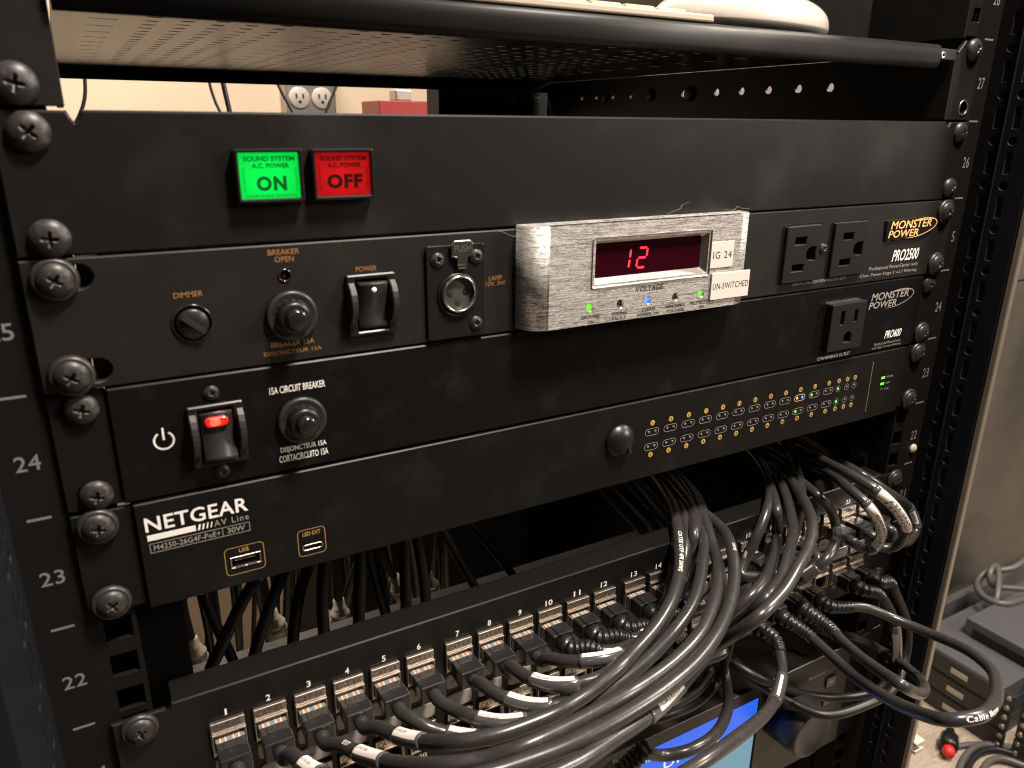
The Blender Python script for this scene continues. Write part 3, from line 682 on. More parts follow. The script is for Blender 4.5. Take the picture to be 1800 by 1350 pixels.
mb.plate(tab[::-1], [], -6.4, -5.2, 'chrome', .3); mb.box(140.6, 144.2, -6, -4, 207.8, 209.6, 'chrome', .3); pt = mb.build('push_tab', x)
mb = MB(); mb.text('PUSH', 138.9, 146.0, 214.6, 217.4, -6.46, 'steel', bold=.01); mb.build('tab_lettering', pt)
for px, pz in ((132.2, 212.0), (149.4, 212.2), (149.0, 184.4)): put_screw(x, px, pz, -4.4, R=2.9)
o = outlet(pc, 329.8, 355.8, 184.0, 213.8, -3.2, True); outlet(pc, 366.8, 393.9, 184.2, 213.8, -3.2, True)
put_screw(pc, 361.3, 200.4, -3.1, R=2.9)
# silver bezel: front plate with window and lamp holes, rounded ends
bz0, bz1 = 179.6, 223.6
mb = MB(); yF, yB, r = -15.0, -3.0, 9.5
lh = [circ(px, 187.3, 1.95, 20) for px in (199.7, 216.1, 231.7, 248.1, 264.0)]
mb.plate(rect(168.8+r, 296.2-r, bz0, bz1), [rect(201.5, 266.3, 197.2, 216.2, .8, 3)]+lh, yF, -12.0, 'brushed', 0)
prof = []
for k in range(13): a = math.radians(90*k/12); prof.append((168.8+r-r*math.sin(a), yF+r-r*math.cos(a)))
prof.append((168.8, yB))
for sgn in (0, 1):
    pp = [(p[0] if not sgn else 465.0-p[0], p[1]) for p in prof]; n = len(pp)
    mb.add([(p[0], p[1], bz0) for p in pp]+[(p[0], p[1], bz1) for p in pp], [(i, i+1, n+i+1, n+i) for i in range(n-1)], 'brushed', True)
top = [(p[0], p[1]) for p in prof[::-1]]+[(465.0-p[0], p[1]) for p in prof]
for zz in (bz0, bz1):
    mb.add([(p[0], p[1], zz) for p in top], [tuple(range(len(top)))], 'brushed')
bez = mb.build('display_bezel', pc, label='coarse brushed silver bezel around the red voltage readout')
# chamfered frame sunk into the bezel
fo = [(199.9, 195.6), (267.4, 195.6), (267.4, 217.8), (199.9, 217.8)]; fi = [(203.4, 199.8), (263.4, 199.8), (263.4, 214.8), (203.4, 214.8)]
mb = MB(); fo2 = rect(199.9, 267.6, 195.8, 217.6, 1.0, 4); fi2 = rect(203.2, 263.6, 199.6, 214.6, 1.0, 4); n = len(fo2)
mb.add([(p[0], -15.6, p[1]) for p in fo2]+[(p[0], -12.2, p[1]) for p in fi2], [(i, (i+1) % n, n+(i+1) % n, n+i) for i in range(n)], 'bezelframe')
mb.add([(p[0], -15.6, p[1]) for p in fo2]+[(p[0], -14.5, p[1]) for p in fo2], [(i, (i+1) % n, n+(i+1) % n, n+i) for i in range(n)], 'bezelframe')
mb.build('window_frame', bez)
mb = MB(); mb.box(202.6, 264.2, -12.3, -11.2, 199.0, 215.2, 'dispglass'); dg_ = mb.build('display_window', bez)
# seven segment digits
def digit(mb, x, z, segs, m, h=8.8, w=5.0, sh=.12, y=-12.42):
    t = 1.0; g = .16
    S_ = {'a': ((0, h), (w, h)), 'b': ((w, h), (w, h/2)), 'c': ((w, h/2), (w, 0)), 'd': ((0, 0), (w, 0)), 'e': ((0, h/2), (0, 0)), 'f': ((0, h), (0, h/2)), 'g': ((0, h/2), (w, h/2))}
    for k in segs:
        (x0, z0), (x1, z1) = S_[k]; d = Vector((x1-x0, z1-z0)); L = d.length; d.normalize(); nn = Vector((-d.y, d.x)); p = Vector((x0, z0))
        pts = [p+d*g*2, p+d*(g*2+t/2)+nn*t/2, p+d*(L-g*2-t/2)+nn*t/2, p+d*(L-g*2), p+d*(L-g*2-t/2)-nn*t/2, p+d*(g*2+t/2)-nn*t/2]
        mb.add([(x+q.x+sh*q.y, y, z+q.y) for q in pts], [(0, 1, 2, 3, 4, 5)], m)
mb = MB(); digit(mb, 216.6, 202.4, 'bc', 'seg'); digit(mb, 226.0, 202.4, 'abged', 'seg'); mb.build('lit_digits', dg_)
# indicator lamps in conical dimples
for px, col in ((199.7, 'led_g'), (216.1, None), (231.7, 'led_b'), (248.1, None), (264.0, 'led_g')):
    mb = MB(); mb.lathe((px, -15.02, 187.3), [(0, 2.15), (-.3, 1.9), (-1.8, 1.3), (-2.2, 1.25)], 'bezelframe', n=28, caps=False); d = mb.build('indicator_lamp', bez)
    mb = MB(); mb.lathe((px, -13.0, 187.3), [(0, 1.35), (.6, 1.2), (1.1, .7), (1.25, .01)], col or 'led_off', n=20); mb.build('lens', d)
y = -15.08; bk = 'blackprint'
letters(bez, 'black_lettering', [('VOLTAGE', 224.2, 240.4, 191.8, 194.3, y, bk, dict(bold=.06, shear=.05))])
for a, b, s1, s2 in ((195.2, 205.2, 'GROUND', 'ON'), (211.6, 220.4, 'WIRING', 'FAULT'), (228.6, 236.4, 'CLEAN', 'POWER ON'), (242.4, 254.8, 'ABNORMAL', 'VOLTAGE'), (257.4, 272.2, 'PROTECTION', 'ON')):
    mb = MB(); mb.text(s1, a, b, 182.4, 184.0, y, bk, bold=.05); c = (a+b)/2; w_ = len(s2)*.78; mb.text(s2, c-w_, c+w_, 180.1, 181.6, y, bk, bold=.05); mb.build('black_lettering', bez)
mb = MB(); mb.box(267.8, 282.2, -15.5, -14.9, 199.0, 211.4, 'sticker', .12); s = mb.build('sticker', bez, label='small white sticker reading IG 24')
mb = MB(); mb.text('IG 24', 269.2, 281.0, 203.4, 206.8, -15.56, bk, space=1.15); mb.build('sticker_lettering', s)
mb = MB(); mb.box(269.4, 294.2, -15.9, -14.9, 183.6, 196.4, 'sticker', .12); s = mb.build('sticker', bez, label='white sticker reading UN-SWITCHED')
mb = MB(); mb.text('UN-SWITCHED', 270.4, 293.6, 188.6, 191.6, -15.96, bk, space=1.1); mb.build('sticker_lettering', s)
# dust threads lying on the bezel
rnd = random.Random(3)
for i, (x, z, y) in enumerate(((158, 222, -5), (247, 224.4, -6), (283, 225.0, -6))):
    P = [(x, y, z)]
    for k in range(5): P.append((P[-1][0]+rnd.uniform(1.5, 4), y-rnd.uniform(0, 3), P[-1][2]+rnd.uniform(-1.6, 1.8)))
    mb = MB(); mb.tube(spline(P, .6), .07, 'dimgrey', n=5); tag(mb.build('dust_thread'), ['grey dust thread at the left end of the silver bezel', 'grey dust thread on top of the silver bezel near its middle', 'grey dust thread on top of the silver bezel near its right end'][i], 'lint', 'dust threads on the silver bezel')

# ============================================================ POWER CONDITIONER 24
pd = thing('power_conditioner', 'black power conditioner with red lit rocker switch and one upright socket', 'power conditioner', (232, 0, 133.6))
mb = MB(); mb.plate(rect(9.0, 457.4, 133.8, 177.3, .8, 3), [rect(369.6, 399.6, 141, 169)], -3.2, -.3, 'glossface', .7); mb.build('face_plate', pd)
mb = MB(); mb.box(9.4, 455, -.25, 200, 134.2, 176.8, 'dark'); mb.build('chassis', pd)
for x0, x1 in ((-8.6, 9), (457.4, 473.8)):
    mb = MB(); mb.plate(rect(x0, x1, 134.0, 177.2), [rect((x0+x1)/2-5, (x0+x1)/2+5, zc-3.4, zc+3.4, 3.2, 4) for zc in (139.7, 171.45)], -1.8, -.2, 'rail', .3); mb.build('mounting_ear', pd)
for x, z in ((1.2, 171.2), (1.0, 139.0), (XR-.6, 171.2)): put_screw(pd, x, z, -1.9, R=5.4, rot=.3)
put_screw(pd, XR+.6, 140.0, -1.9, True, R=5.3)
put_screw(pd, 42.6, 170.6, -3.1, R=2.7); put_screw(pd, 43.0, 139.4, -3.1, R=2.7)
rocker(pd, 42.9, 154.6, -3.2, True)
breaker(pd, 73.9, 154.2, -3.2)
y = -3.27
letters(pd, 'white_lettering', [('15A CIRCUIT BREAKER', 62.8, 84.0, 166.2, 169.0, y, 'white', dict(bold=.04)), ('DISJONCTEUR 15A', 64.8, 82.8, 141.4, 144.2, y, 'white', dict(bold=.04)),
 ('CORTACIRCUITO 15A', 64.0, 83.2, 137.9, 140.7, y, 'white', dict(bold=.04)), ('CONVENIENCE OUTLET', 369.6, 397.6, 135.2, 137.2, y, 'white', dict(bold=.03)), ('PRO600', 428.0, 444.2, 140.9, 145.9, y, 'white', dict(shear=.16, bold=.06, space=1.0)),
 ('Professional PowerCenter', 419.4, 445.2, 137.4, 139.2, y, 'dimgrey', dict(shear=.15)), ('with High Current Filtering', 417.4, 445.6, 134.9, 136.7, y, 'dimgrey', dict(shear=.15))])
mb = MB()
# power symbol
P = []
for k in range(31):
    a = math.radians(90+32+k*(296)/30)
    for rr in (3.6, 2.9): P.append((24.8+rr*math.cos(a), y, 155.4+rr*math.sin(a)))
mb.add(P, [(2*i, 2*i+2, 2*i+3, 2*i+1) for i in range(30)], 'white'); mb.box(24.45, 25.15, y-.01, -3.1, 155.6, 160.2, 'white')
mb.build('power_symbol', pd)
mb = MB(); monster_logo(mb, 408.6, 447.4, 160.2, 171.2, y, 'silverprint'); mb.build('grey_logo', pd)
outlet(pd, 370.2, 399.4, 141.2, 168.8, -3.2, False, 5.2)

# ============================================================ NETWORK SWITCH 23
ns = thing('network_switch', 'black network switch with two rows of outlined port lights and white lettering at left', 'network switch', (232, 0, 89.5))
mb = MB(); mb.plate(rect(11.4, 451.6, 89.8, 133.0, .5, 3), [rect(41.4, 53.2, 97.6, 102.8, .3, 2), rect(69.2, 78.0, 97.3, 100.3, 1.4, 4)], -4.0, -1.2, 'switchface', .45)
mb.box(11.4, 451.6, -1.2, 170, 89.8, 91.2, 'switchface'); mb.box(11.4, 12.6, -1.2, 170, 91.2, 133, 'switchface'); mb.box(450.4, 451.6, -1.2, 170, 91.2, 133, 'switchface'); mb.box(12.6, 450.4, -1.0, 170, 131.8, 133, 'switchface')
mb.build('chassis', ns)
for x0, x1 in ((-8.6, 11.2), (451.8, 473.8)):
    mb = MB(); mb.plate(rect(x0, x1, 91.6, 132.4, .8, 3), [], -2.2, -.2, 'rail', .35); mb.build('mounting_ear', ns)
for x, z in ((-.4, 127.4), (-.6, 96.0), (XR, 127.2), (XR, 95.6)): put_screw(ns, x, z, -2.2, True, R=5.3)
y = -4.07; mb = MB()
mb.text('NETGEAR', 14.2, 50.4, 121.3, 127.2, y, 'white', bold=.055, space=1.05)
mb.box(14.4, 31.0, y, -3.9, 117.7, 120.0, 'white')
for k in range(4): xq = 31.6+k*1.5; mb.add([(xq, y, 117.7), (xq+.75-.12*k, y, 117.7), (xq+1.35-.12*k, y, 120.0), (xq+.6, y, 120.0)], [(0, 1, 2, 3)], 'white')
mb.text('AV Line', 37.6, 50.2, 117.6, 120.2, y, 'silverprint', space=1.25)
outline(mb, rect(14.7, 50.3, 112.6, 116.5), .22, y, 'silverprint'); mb.box(40.1, 40.3, y, -3.9, 112.8, 116.4, 'silverprint')
mb.text('M4250-26G4F-PoE+', 16.0, 39.4, 113.4, 115.6, y, 'silverprint', bold=.01, space=1.05); mb.text('30W', 41.9, 48.4, 113.4, 115.7, y, 'silverprint', bold=.01)
mb.build('white_lettering', ns)
def usb(xa, xb, za, zb, txt, t0, t1):
    mb = MB(); outline(mb, rect(xa, xb, za, zb, 1.8, 5), .28, y, 'yellowline'); mb.text(txt, t0, t1, 104.2, 105.9, y, 'yellow', bold=.01); return mb.build('port_outline', ns)
usb(39.6, 54.6, 94.9, 106.9, 'USB', 45.2, 48.8); usb(67.8, 79.2, 95.1, 107.2, 'LED EXT', 70.0, 77.2)
mb = MB(); mb.plate(rect(41.5, 53.1, 97.7, 102.7), [rect(42.0, 52.6, 98.2, 102.2)], -4.25, 2, 'steel', .1); mb.box(41.5, 53.1, 3, 3.4, 97.7, 102.7, 'dark'); mb.box(43, 51.6, -3.4, 3, 100.6, 101.6, 'greyplastic', .2)
for k in (43.4, 47.8): mb.box(k, k+3.6, -4.5, 2, 97.95, 98.75, 'chrome', .15)
mb.build('usb_port', ns)
mb = MB(); mb.plate(rect(69.3, 77.9, 97.4, 100.2, 1.3, 5), [rect(69.8, 77.4, 97.9, 99.7, .85, 5)], -4.25, 2, 'steel', .1); mb.box(71, 76.4, -3, 3, 98.6, 99.0, 'greyplastic'); mb.box(69.3, 77.9, 2.4, 3, 97.4, 100.2, 'dark'); mb.build('usb_port', ns)
mb = MB(); mb.lathe((228.8, -3.9, 114.3), [(0, 8.6), (.8, 8.6), (1.6, 8.0), (3.6, 6.2), (4.8, 3.4), (5.2, .01)], 'plastic', n=40); kb = mb.build('lock_plug', ns)
mb = MB(); bm = bmesh.new(); bmesh.ops.create_cube(bm, size=1)
for v in bm.verts: v.co = Vector((v.co.x*1.4, v.co.y*1.2, v.co.z*8))
mb.bm(bm, 'dark', False, Matrix.Translation((231.6, -8.2, 112.4)) @ Matrix.Rotation(-.2, 4, 'Y')); mb.build('plug_slot', kb)
XS = [249.4+12.06*k for k in range(12)]
for i, x in enumerate(XS+[390.8, 398.4, 405.3]):
    for row in (0, 1):
        num = 2*i+1+row; zc = 115.0 if row == 0 else 106.8; zn = 119.9 if row == 0 else 102.3
        mb = MB()
        if i < 12:
            outline(mb, rect(x-4.4, x+4.4, zc-1.95, zc+1.95, 1.9, 6), .22, y, 'silverprint' if num != 19 else 'led_o')
        else: outline(mb, circ(x, zc, 2.0, 20), .2, y, 'dimgrey')
        ind = mb.build('port_indicator', ns)
        mb = MB(); mb.lathe((x, -4.0, zn), [(0, 1.45), (.09, 1.45), (.1, .01)], 'yellow', n=24, smooth=False)
        hw = (.16 if num == 1 else .42) if num < 10 else .85
        mb.text(str(num), x-hw, x+hw, zn-.8, zn+.8, -4.16, 'blackprint', bold=.1); mb.build('port_number', ind)
        for q in ((-2.1, 2.1) if i < 12 else (0,)):
            col = 'led_offl'
            if num == 19: col = 'led_o' if q < 0 else 'led_b'
            if (num, q) in ((21, -2.1), (18, -2.1), (20, -2.1)) and num != 18: col = 'led_g'
            if num in (25, 26): col = 'led_g'
            mb = MB(); mb.lathe((x+q, -4.0, zc), [(0, .85), (.2, .7), (.3, .01)], col, n=14); mb.build('light', ind)
mb = MB(); mb.box(420.3, 420.6, y, -3.9, 95.2, 127.6, 'yellowline'); mb.build('divider_line', ns)
for zc, s, g in ((115.4, 'POWER', 'led_g'), (111.4, 'FAN', 'led_g'), (107.6, 'PoE', None)):
    mb = MB(); mb.box(431.0, 434.2, -4.25, -3.9, zc-.75, zc+.75, g or 'led_off', .15); mb.text(s, 436, 436+len(s)*1.25, zc-.7, zc+.7, y, 'dimgrey'); mb.build('status_light', ns)

# ============================================================ PATCH PANEL 21 + 20
pp = thing('network_patch_bay', 'black two row keystone patch panel full of metal jacks and plugged cables', 'patch panel', (232, 0, -44.4))
PX = [32.5+17.25*(i % 6)+106.3*(i//6) for i in range(24)]
holes = []
for i in range(24):
    for zc in (20.5, -20.5): holes.append(rect(PX[i]-7.1, PX[i]+7.1, zc-8.3, zc+8.3))
face = [(12.2, 41.6), (13.2, 44.2), (452, 44.2), (453, 42.6), (474, 42.6), (474, -44.2), (-8.6, -44.2), (-8.6, 42.6), (10.8, 42.6), (11.4, 41.2)]
mb = MB(); mb.plate(face, holes, -2.6, -.6, 'patch', .6); mb.build('face_plate', pp)
mb = MB(); mb.box(13.4, 452, -.9, 12, 42.6, 44.2, 'patch', .3); mb.build('return_flange', pp)
put_screw(pp, .8, 37.4, -2.6, True, R=5.4); put_screw(pp, XR, 38.0, -2.6, True, R=5.4)
put_screw(pp, 0, -38.1, -2.6, True, R=5.4); put_screw(pp, XR, -38.1, -2.6, True, R=5.4)
for i in range(24):
    w_ = .95 if i < 9 else 2.1
    if i == 0: w_ = .42
    letters(pp, 'port_number', [(str(i+1), PX[i]-w_, PX[i]+w_, 30.1, 33.3, -2.67, 'white', dict(bold=.06)), (str(i+25), PX[i]-2.1, PX[i]+2.1, -34.4, -31.2, -2.67, 'white', dict(bold=.06))])
# one keystone jack, then copies
mb = MB(); mb.plate(rect(-6.9, 6.9, -8.2, 2.4), [rect(-5.9, 5.9, -6.8, 1.4)], -4.0, 0, 'keystone', .25)
mb.box(-6.9, 6.9, -5.4, -.8, 2.5, 3.3, 'keystone', .2); mb.box(-6.9, 6.9, -4.4, 0, 3.3, 8.1, 'keystone', .35)
mb.box(-6.9, -6.3, -5.0, -3.8, -7.6, 2.4, 'keystone', .1); mb.box(6.3, 6.9, -5.0, -3.8, -7.6, 2.4, 'keystone', .1)
mb.box(-5.9, 5.9, 0, .6, -6.8, 1.4, 'dark')
kj = mb.build('keystone_jack', pp, origin=(0, 0, 0))
mbe = MB(); mbe.text('CAT.6A', -5.8, 5.6, 4.1, 7.2, -4.44, 'emboss_shade', bold=.02, space=1.05)
ke = mbe.build('embossed_lettering', kj, origin=(0, 0, 0))
k3 = MB()
for k in range(8): k3.box(-4.1+k*1.06, -3.75+k*1.06, -3.2, 0, .2, .8, 'brass')
kc = k3.build('contacts', kj, origin=(0, 0, 0))
first = True
for zc in (20.5, -20.5):
    for i in range(24):
        if zc < 0 and i in (6, 7) and False: continue
        if first: j = kj; first = False
        else:
            j = kj.copy(); COL.objects.link(j)
            for ch in (ke, kc):
                c = ch.copy(); COL.objects.link(c); c.parent = j
        j.location = Vector((PX[i]-232, 0-.0, zc+44.4))*S
# label windows
for row, (z0, z1) in enumerate(((1.6, 10.0), (-10.2, -1.8))):
    for i in range(24):
        mb = MB(); mb.box(PX[i]-6.9, PX[i]+6.9, -3.5, -2.4, z0, z1, 'window', .0)
        mb = MB(); mb.plate(rect(PX[i]-6.9, PX[i]+6.9, z0, z1, 2.2, 4), [], -3.6, -2.5, 'window', .35); wn = mb.build('label_window', pp)
        tx = {0: ('NVR', 'NET', 'NET', 'NE', 'NE', 'NE', 'NET')}.get(0)[i % 7] if row == 0 else {2: 'VSW1', 1: 'NTE 1'}.get(i)
        if tx:
            mb = MB()
            if row == 0: mb.text(tx, PX[i]-4.2, PX[i]-4.2+len(tx)*.95, z0+3.6, z0+5.2, -3.68, 'blackprint', bold=.01)
            else: mb.text(tx, PX[i]-5.0, PX[i]-5+len(tx)*1.15, z0+3.8, z0+5.6, -3.68, 'blackprint', bold=.01)
            mb.build('window_lettering', wn)
# cable centre lines in millimetres: (booted, second end, points)
CABLES = {
  'c1': (False, False, [(32.5, -18.0, 17.2), (32.5, -25.0, 17.2), (36.4, -33.9, 18.0), (53.3, -65.3, 29.2), (80.6, -101.2, 46.8), (102.9, -119.0, 61.6), (128.9, -116.3, 57.3), (151.2, -109.3, 52.0), (177.0, -101.0, 46.6), (202.7, -89.0, 40.7), (225.9, -78.0, 38.7), (248.0, -63.1, 36.3), (269.8, -44.0, 33.5), (291.4, -19.9, 30.3), (292.9, -10.0, 42.8), (303.1, 7.2, 48.0), (315.9, 29.0, 48.0), (322.5, 47.9, 48.0)]),
  'c2': (False, False, [(49.8, -18.0, 17.2), (49.8, -25.0, 17.2), (51.4, -28.2, 22.7), (56.2, -47.3, 28.6), (66.9, -77.9, 44.4), (79.9, -98.8, 55.9), (95.1, -106.2, 59.1), (115.6, -108.3, 58.3), (134.1, -108.6, 57.7), (158.8, -105.8, 56.7), (182.2, -100.7, 55.1), (204.7, -93.0, 52.9), (227.1, -82.2, 51.7), (248.8, -67.9, 50.2), (270.5, -49.4, 49.9), (284.4, -33.1, 52.0), (300.8, -10.0, 47.8), (303.7, 3.0, 48.0), (305.1, 15.6, 48.0), (308.1, 29.0, 48.0)]),
  'c3': (False, False, [(67.0, -18.0, 17.2), (67.0, -25.0, 17.2), (70.3, -30.3, 20.8), (76.1, -48.5, 27.5), (82.4, -70.4, 39.6), (92.8, -88.2, 49.7), (105.3, -94.6, 51.7), (117.6, -99.9, 55.8), (137.5, -99.8, 56.2), (165.3, -97.2, 56.2), (183.5, -92.3, 53.8), (201.1, -86.6, 52.2), (220.5, -78.5, 51.6), (242.0, -64.1, 50.2), (262.9, -46.1, 47.1), (283.5, -23.4, 43.6), (293.0, -6.1, 48.0), (307.5, 16.8, 48.0), (318.1, 36.6, 48.0), (323.7, 52.0, 48.0)]),
  'c4': (False, False, [(84.2, -18.0, 17.2), (84.2, -25.0, 17.2), (87.1, -28.7, 20.7), (90.8, -40.8, 25.1), (95.6, -55.9, 32.0), (103.9, -74.0, 42.8), (116.7, -80.4, 45.0), (131.9, -82.4, 45.7), (144.6, -82.8, 46.3), (161.0, -78.7, 44.8), (180.0, -73.9, 46.2), (194.9, -66.6, 44.8), (212.0, -58.7, 44.7), (229.4, -48.7, 45.9), (244.7, -36.4, 45.6), (259.5, -21.9, 44.7), (271.7, -6.5, 48.0), (289.3, 17.1, 48.7), (302.4, 40.7, 48.0), (310.2, 61.2, 48.0), (314.8, 81.6, 48.0)]),
  'c5': (False, False, [(101.5, -18.0, 17.2), (101.5, -25.0, 17.2), (103.6, -28.5, 17.7), (108.0, -35.6, 16.6), (116.4, -40.6, 13.2), (125.9, -54.4, 17.8), (136.0, -65.7, 23.2), (144.3, -74.3, 32.0), (153.1, -77.4, 36.7), (167.2, -77.2, 39.0), (187.6, -72.9, 39.5), (204.3, -68.4, 40.9), (219.2, -63.4, 43.0), (237.6, -54.2, 43.9), (254.0, -42.2, 44.3), (269.9, -27.7, 44.8), (286.3, -10.8, 46.1), (302.0, 9.9, 48.9), (316.0, 33.8, 48.5), (323.7, 52.0, 48.0), (328.2, 71.2, 48.0)]),
  'c6': (False, False, [(118.8, -18.0, 17.2), (118.8, -25.0, 17.2), (121.2, -30.5, 17.5), (126.4, -42.8, 19.6), (135.5, -51.9, 19.8), (148.9, -58.1, 21.3), (165.8, -59.0, 22.1), (182.1, -57.4, 23.3), (204.7, -53.0, 24.6), (225.5, -44.2, 25.5), (245.4, -32.4, 27.8), (264.7, -17.9, 30.3), (274.3, -10.0, 40.9), (286.6, 4.8, 48.0), (301.0, 28.6, 48.0), (310.2, 50.0, 48.0)]),
  'c7': (False, False, [(138.8, -18.0, 17.2), (138.8, -25.0, 17.2), (137.3, -26.9, 22.2), (140.1, -39.3, 23.4), (149.6, -52.1, 23.0), (162.3, -59.7, 24.1), (181.2, -54.6, 20.0), (201.4, -49.1, 19.9), (223.2, -38.9, 19.4), (243.8, -26.9, 21.5), (263.4, -11.9, 23.7), (267.5, -10.0, 39.3), (278.0, 2.1, 48.0), (295.5, 27.4, 48.0)]),
  'c8': (False, False, [(156.1, -18.0, 17.2), (156.1, -25.0, 17.2), (154.2, -25.9, 23.6), (155.5, -39.4, 26.5), (160.4, -50.9, 28.9), (169.3, -57.8, 30.4), (185.9, -56.2, 27.1), (202.8, -51.0, 26.9), (225.4, -40.0, 25.1), (247.0, -29.5, 25.5), (268.2, -16.3, 26.5), (278.5, -10.0, 36.0), (282.1, -7.3, 48.0), (298.8, 13.5, 48.0), (307.5, 29.3, 48.0)]),
  'c9': (False, False, [(173.3, -18.0, 17.2), (173.3, -25.0, 17.2), (173.8, -27.2, 21.1), (179.4, -38.3, 24.8), (189.7, -46.4, 27.5), (201.6, -48.2, 27.3), (220.4, -41.9, 24.1), (245.1, -27.7, 21.5), (269.1, -11.4, 19.7), (277.4, -10.0, 30.9), (281.1, -10.0, 42.5), (292.6, 1.5, 48.0)]),
  'c10': (True, False, [(190.6, -18.0, 17.2), (190.6, -24.0, 17.2), (197.6, -27.8, 18.8), (200.3, -32.2, 18.7), (207.9, -35.9, 18.4), (221.5, -34.4, 17.1), (242.9, -24.2, 14.8), (264.3, -10.4, 15.2), (269.5, -10.0, 27.9)]),
  'c11': (True, False, [(207.8, -18.0, 17.2), (207.8, -24.0, 17.2), (215.8, -27.7, 18.8), (219.5, -31.4, 18.1), (230.9, -34.1, 17.5), (246.8, -26.4, 14.8), (268.4, -12.7, 15.2), (275.9, -10.0, 25.9)]),
  'c12': (True, False, [(225.1, -18.0, 17.2), (225.1, -24.0, 17.2), (233.9, -27.5, 18.0), (240.7, -29.0, 15.8), (255.6, -23.1, 13.2), (277.1, -10.0, 14.4), (281.9, -10.0, 27.7)]),
  'c13': (True, False, [(245.1, -18.0, 17.2), (245.1, -24.0, 17.2), (251.5, -25.3, 16.0), (264.1, -22.3, 15.2), (284.5, -11.3, 12.8)]),
  'c14': (True, False, [(262.4, -18.0, 17.2), (262.4, -24.0, 17.2), (268.2, -24.2, 16.8), (281.2, -19.7, 11.5), (299.0, -10.0, 11.1)]),
  'c15': (False, False, [(331.4, -18.0, 17.2), (331.4, -25.0, 17.2), (316.4, -13.1, 15.1), (323.1, -10.0, 22.1), (330.9, -10.0, 37.7), (344.1, -3.2, 48.0), (364.8, 14.7, 48.0), (385.0, 38.3, 48.0), (397.3, 60.4, 48.0)]),
  'c16': (False, False, [(262.4, -18.0, -23.0), (262.4, -25.0, -23.0), (264.1, -25.1, -8.8), (267.7, -36.9, 8.1), (272.9, -47.3, 24.9), (281.8, -50.8, 33.7), (296.8, -46.2, 36.5), (317.2, -33.3, 33.5), (347.5, -10.0, 31.6), (344.5, -10.0, 46.9), (368.2, 18.4, 48.0), (385.7, 43.1, 48.0)]),
  'c17': (False, False, [(279.6, -18.0, -23.0), (279.6, -25.0, -23.0), (272.7, -27.3, -11.3), (265.1, -48.3, 13.0), (266.0, -61.8, 32.4), (269.2, -70.4, 48.3), (289.8, -61.3, 47.3), (309.2, -49.0, 47.4), (339.0, -26.8, 46.1), (355.2, -9.2, 48.0), (375.9, 16.1, 48.0), (389.8, 39.8, 48.0)]),
  'c18': (False, False, [(296.9, -18.0, -23.0), (296.9, -25.0, -23.0), (264.5, -26.0, -20.4), (249.6, -53.9, 12.3), (242.8, -73.3, 36.9), (248.4, -84.7, 54.1), (271.3, -78.4, 56.2), (291.9, -69.1, 58.2), (311.8, -58.5, 57.4), (331.2, -45.0, 57.4), (348.6, -28.8, 54.8), (365.1, -8.9, 52.6), (382.1, 13.9, 49.1), (389.0, 34.1, 48.0)]),
  'c19': (False, False, [(351.4, -18.0, 17.2), (351.4, -25.0, 17.2), (341.8, -16.8, 7.3), (357.5, -10.0, 10.7), (361.2, -10.0, 23.5), (364.1, -10.0, 34.5), (366.2, -8.6, 48.0), (382.3, 5.3, 48.0), (399.8, 24.2, 48.0), (416.7, 45.4, 48.0)]),
  'c20': (False, False, [(368.6, -18.0, 17.2), (368.6, -25.0, 17.2), (355.8, -21.5, 2.8), (358.8, -28.1, 11.2), (364.0, -32.2, 20.0), (377.7, -27.3, 23.9), (398.4, -12.6, 22.9), (394.1, -10.0, 35.7), (382.1, -7.9, 48.0), (387.4, 7.9, 48.0)]),
  'c21': (False, False, [(403.1, -18.0, 17.2), (403.1, -25.0, 17.2), (404.4, -20.5, 15.9), (415.9, -26.6, 9.3), (419.9, -29.1, 17.6), (403.5, -36.5, 37.7), (388.3, -37.2, 53.4), (390.1, -21.0, 57.7), (414.7, 13.2, 48.0), (415.2, 37.6, 48.0), (415.8, 48.1, 48.0)]),
  'c22': (False, False, [(420.4, -18.0, 17.2), (420.4, -25.0, 17.2), (423.5, -25.0, 9.5), (431.6, -32.2, 10.1), (430.8, -37.9, 22.3), (404.7, -49.0, 47.2), (381.5, -48.1, 67.7), (379.0, -30.7, 71.8), (396.5, 1.0, 63.9), (431.3, 45.3, 48.9), (434.6, 59.7, 48.0)]),
  'c23': (False, False, [(437.6, -18.0, 17.2), (437.6, -25.0, 17.2), (446.1, -22.1, 4.9), (474.5, -16.8, -4.9), (485.7, -13.0, -0.2), (479.0, -10.0, 14.7), (445.8, -10.0, 37.5), (432.0, -2.1, 48.0), (437.0, 22.6, 48.0), (442.8, 39.1, 48.0), (446.4, 54.5, 48.0)]),
  'p1': (True, False, [(331.4, -18.0, -23.0), (331.4, -24.0, -23.0), (335.8, -27.5, -26.8), (326.7, -41.7, -31.7), (299.7, -62.8, -23.1), (261.3, -86.2, -3.5), (229.0, -99.8, 9.6), (196.9, -109.4, 18.8), (174.3, -110.6, 18.2)]),
  'p2': (True, True, [(351.4, -18.0, -23.0), (351.4, -24.0, -23.0), (357.3, -31.1, -27.4), (356.1, -47.4, -29.0), (343.5, -75.4, -21.9), (318.4, -107.2, -0.6), (308.6, -126.9, 10.5), (297.9, -148.5, 26.6), (308.6, -154.0, 28.0), (335.0, -147.8, 18.6), (368.0, -133.9, 3.0), (403.3, -113.7, -13.6), (419.3, -93.2, -21.9), (428.4, -65.9, -31.5), (421.6, -45.0, -31.2), (407.5, -35.0, -25.0), (385.9, -25.0, -23.0), (385.9, -18.0, -23.0)]),
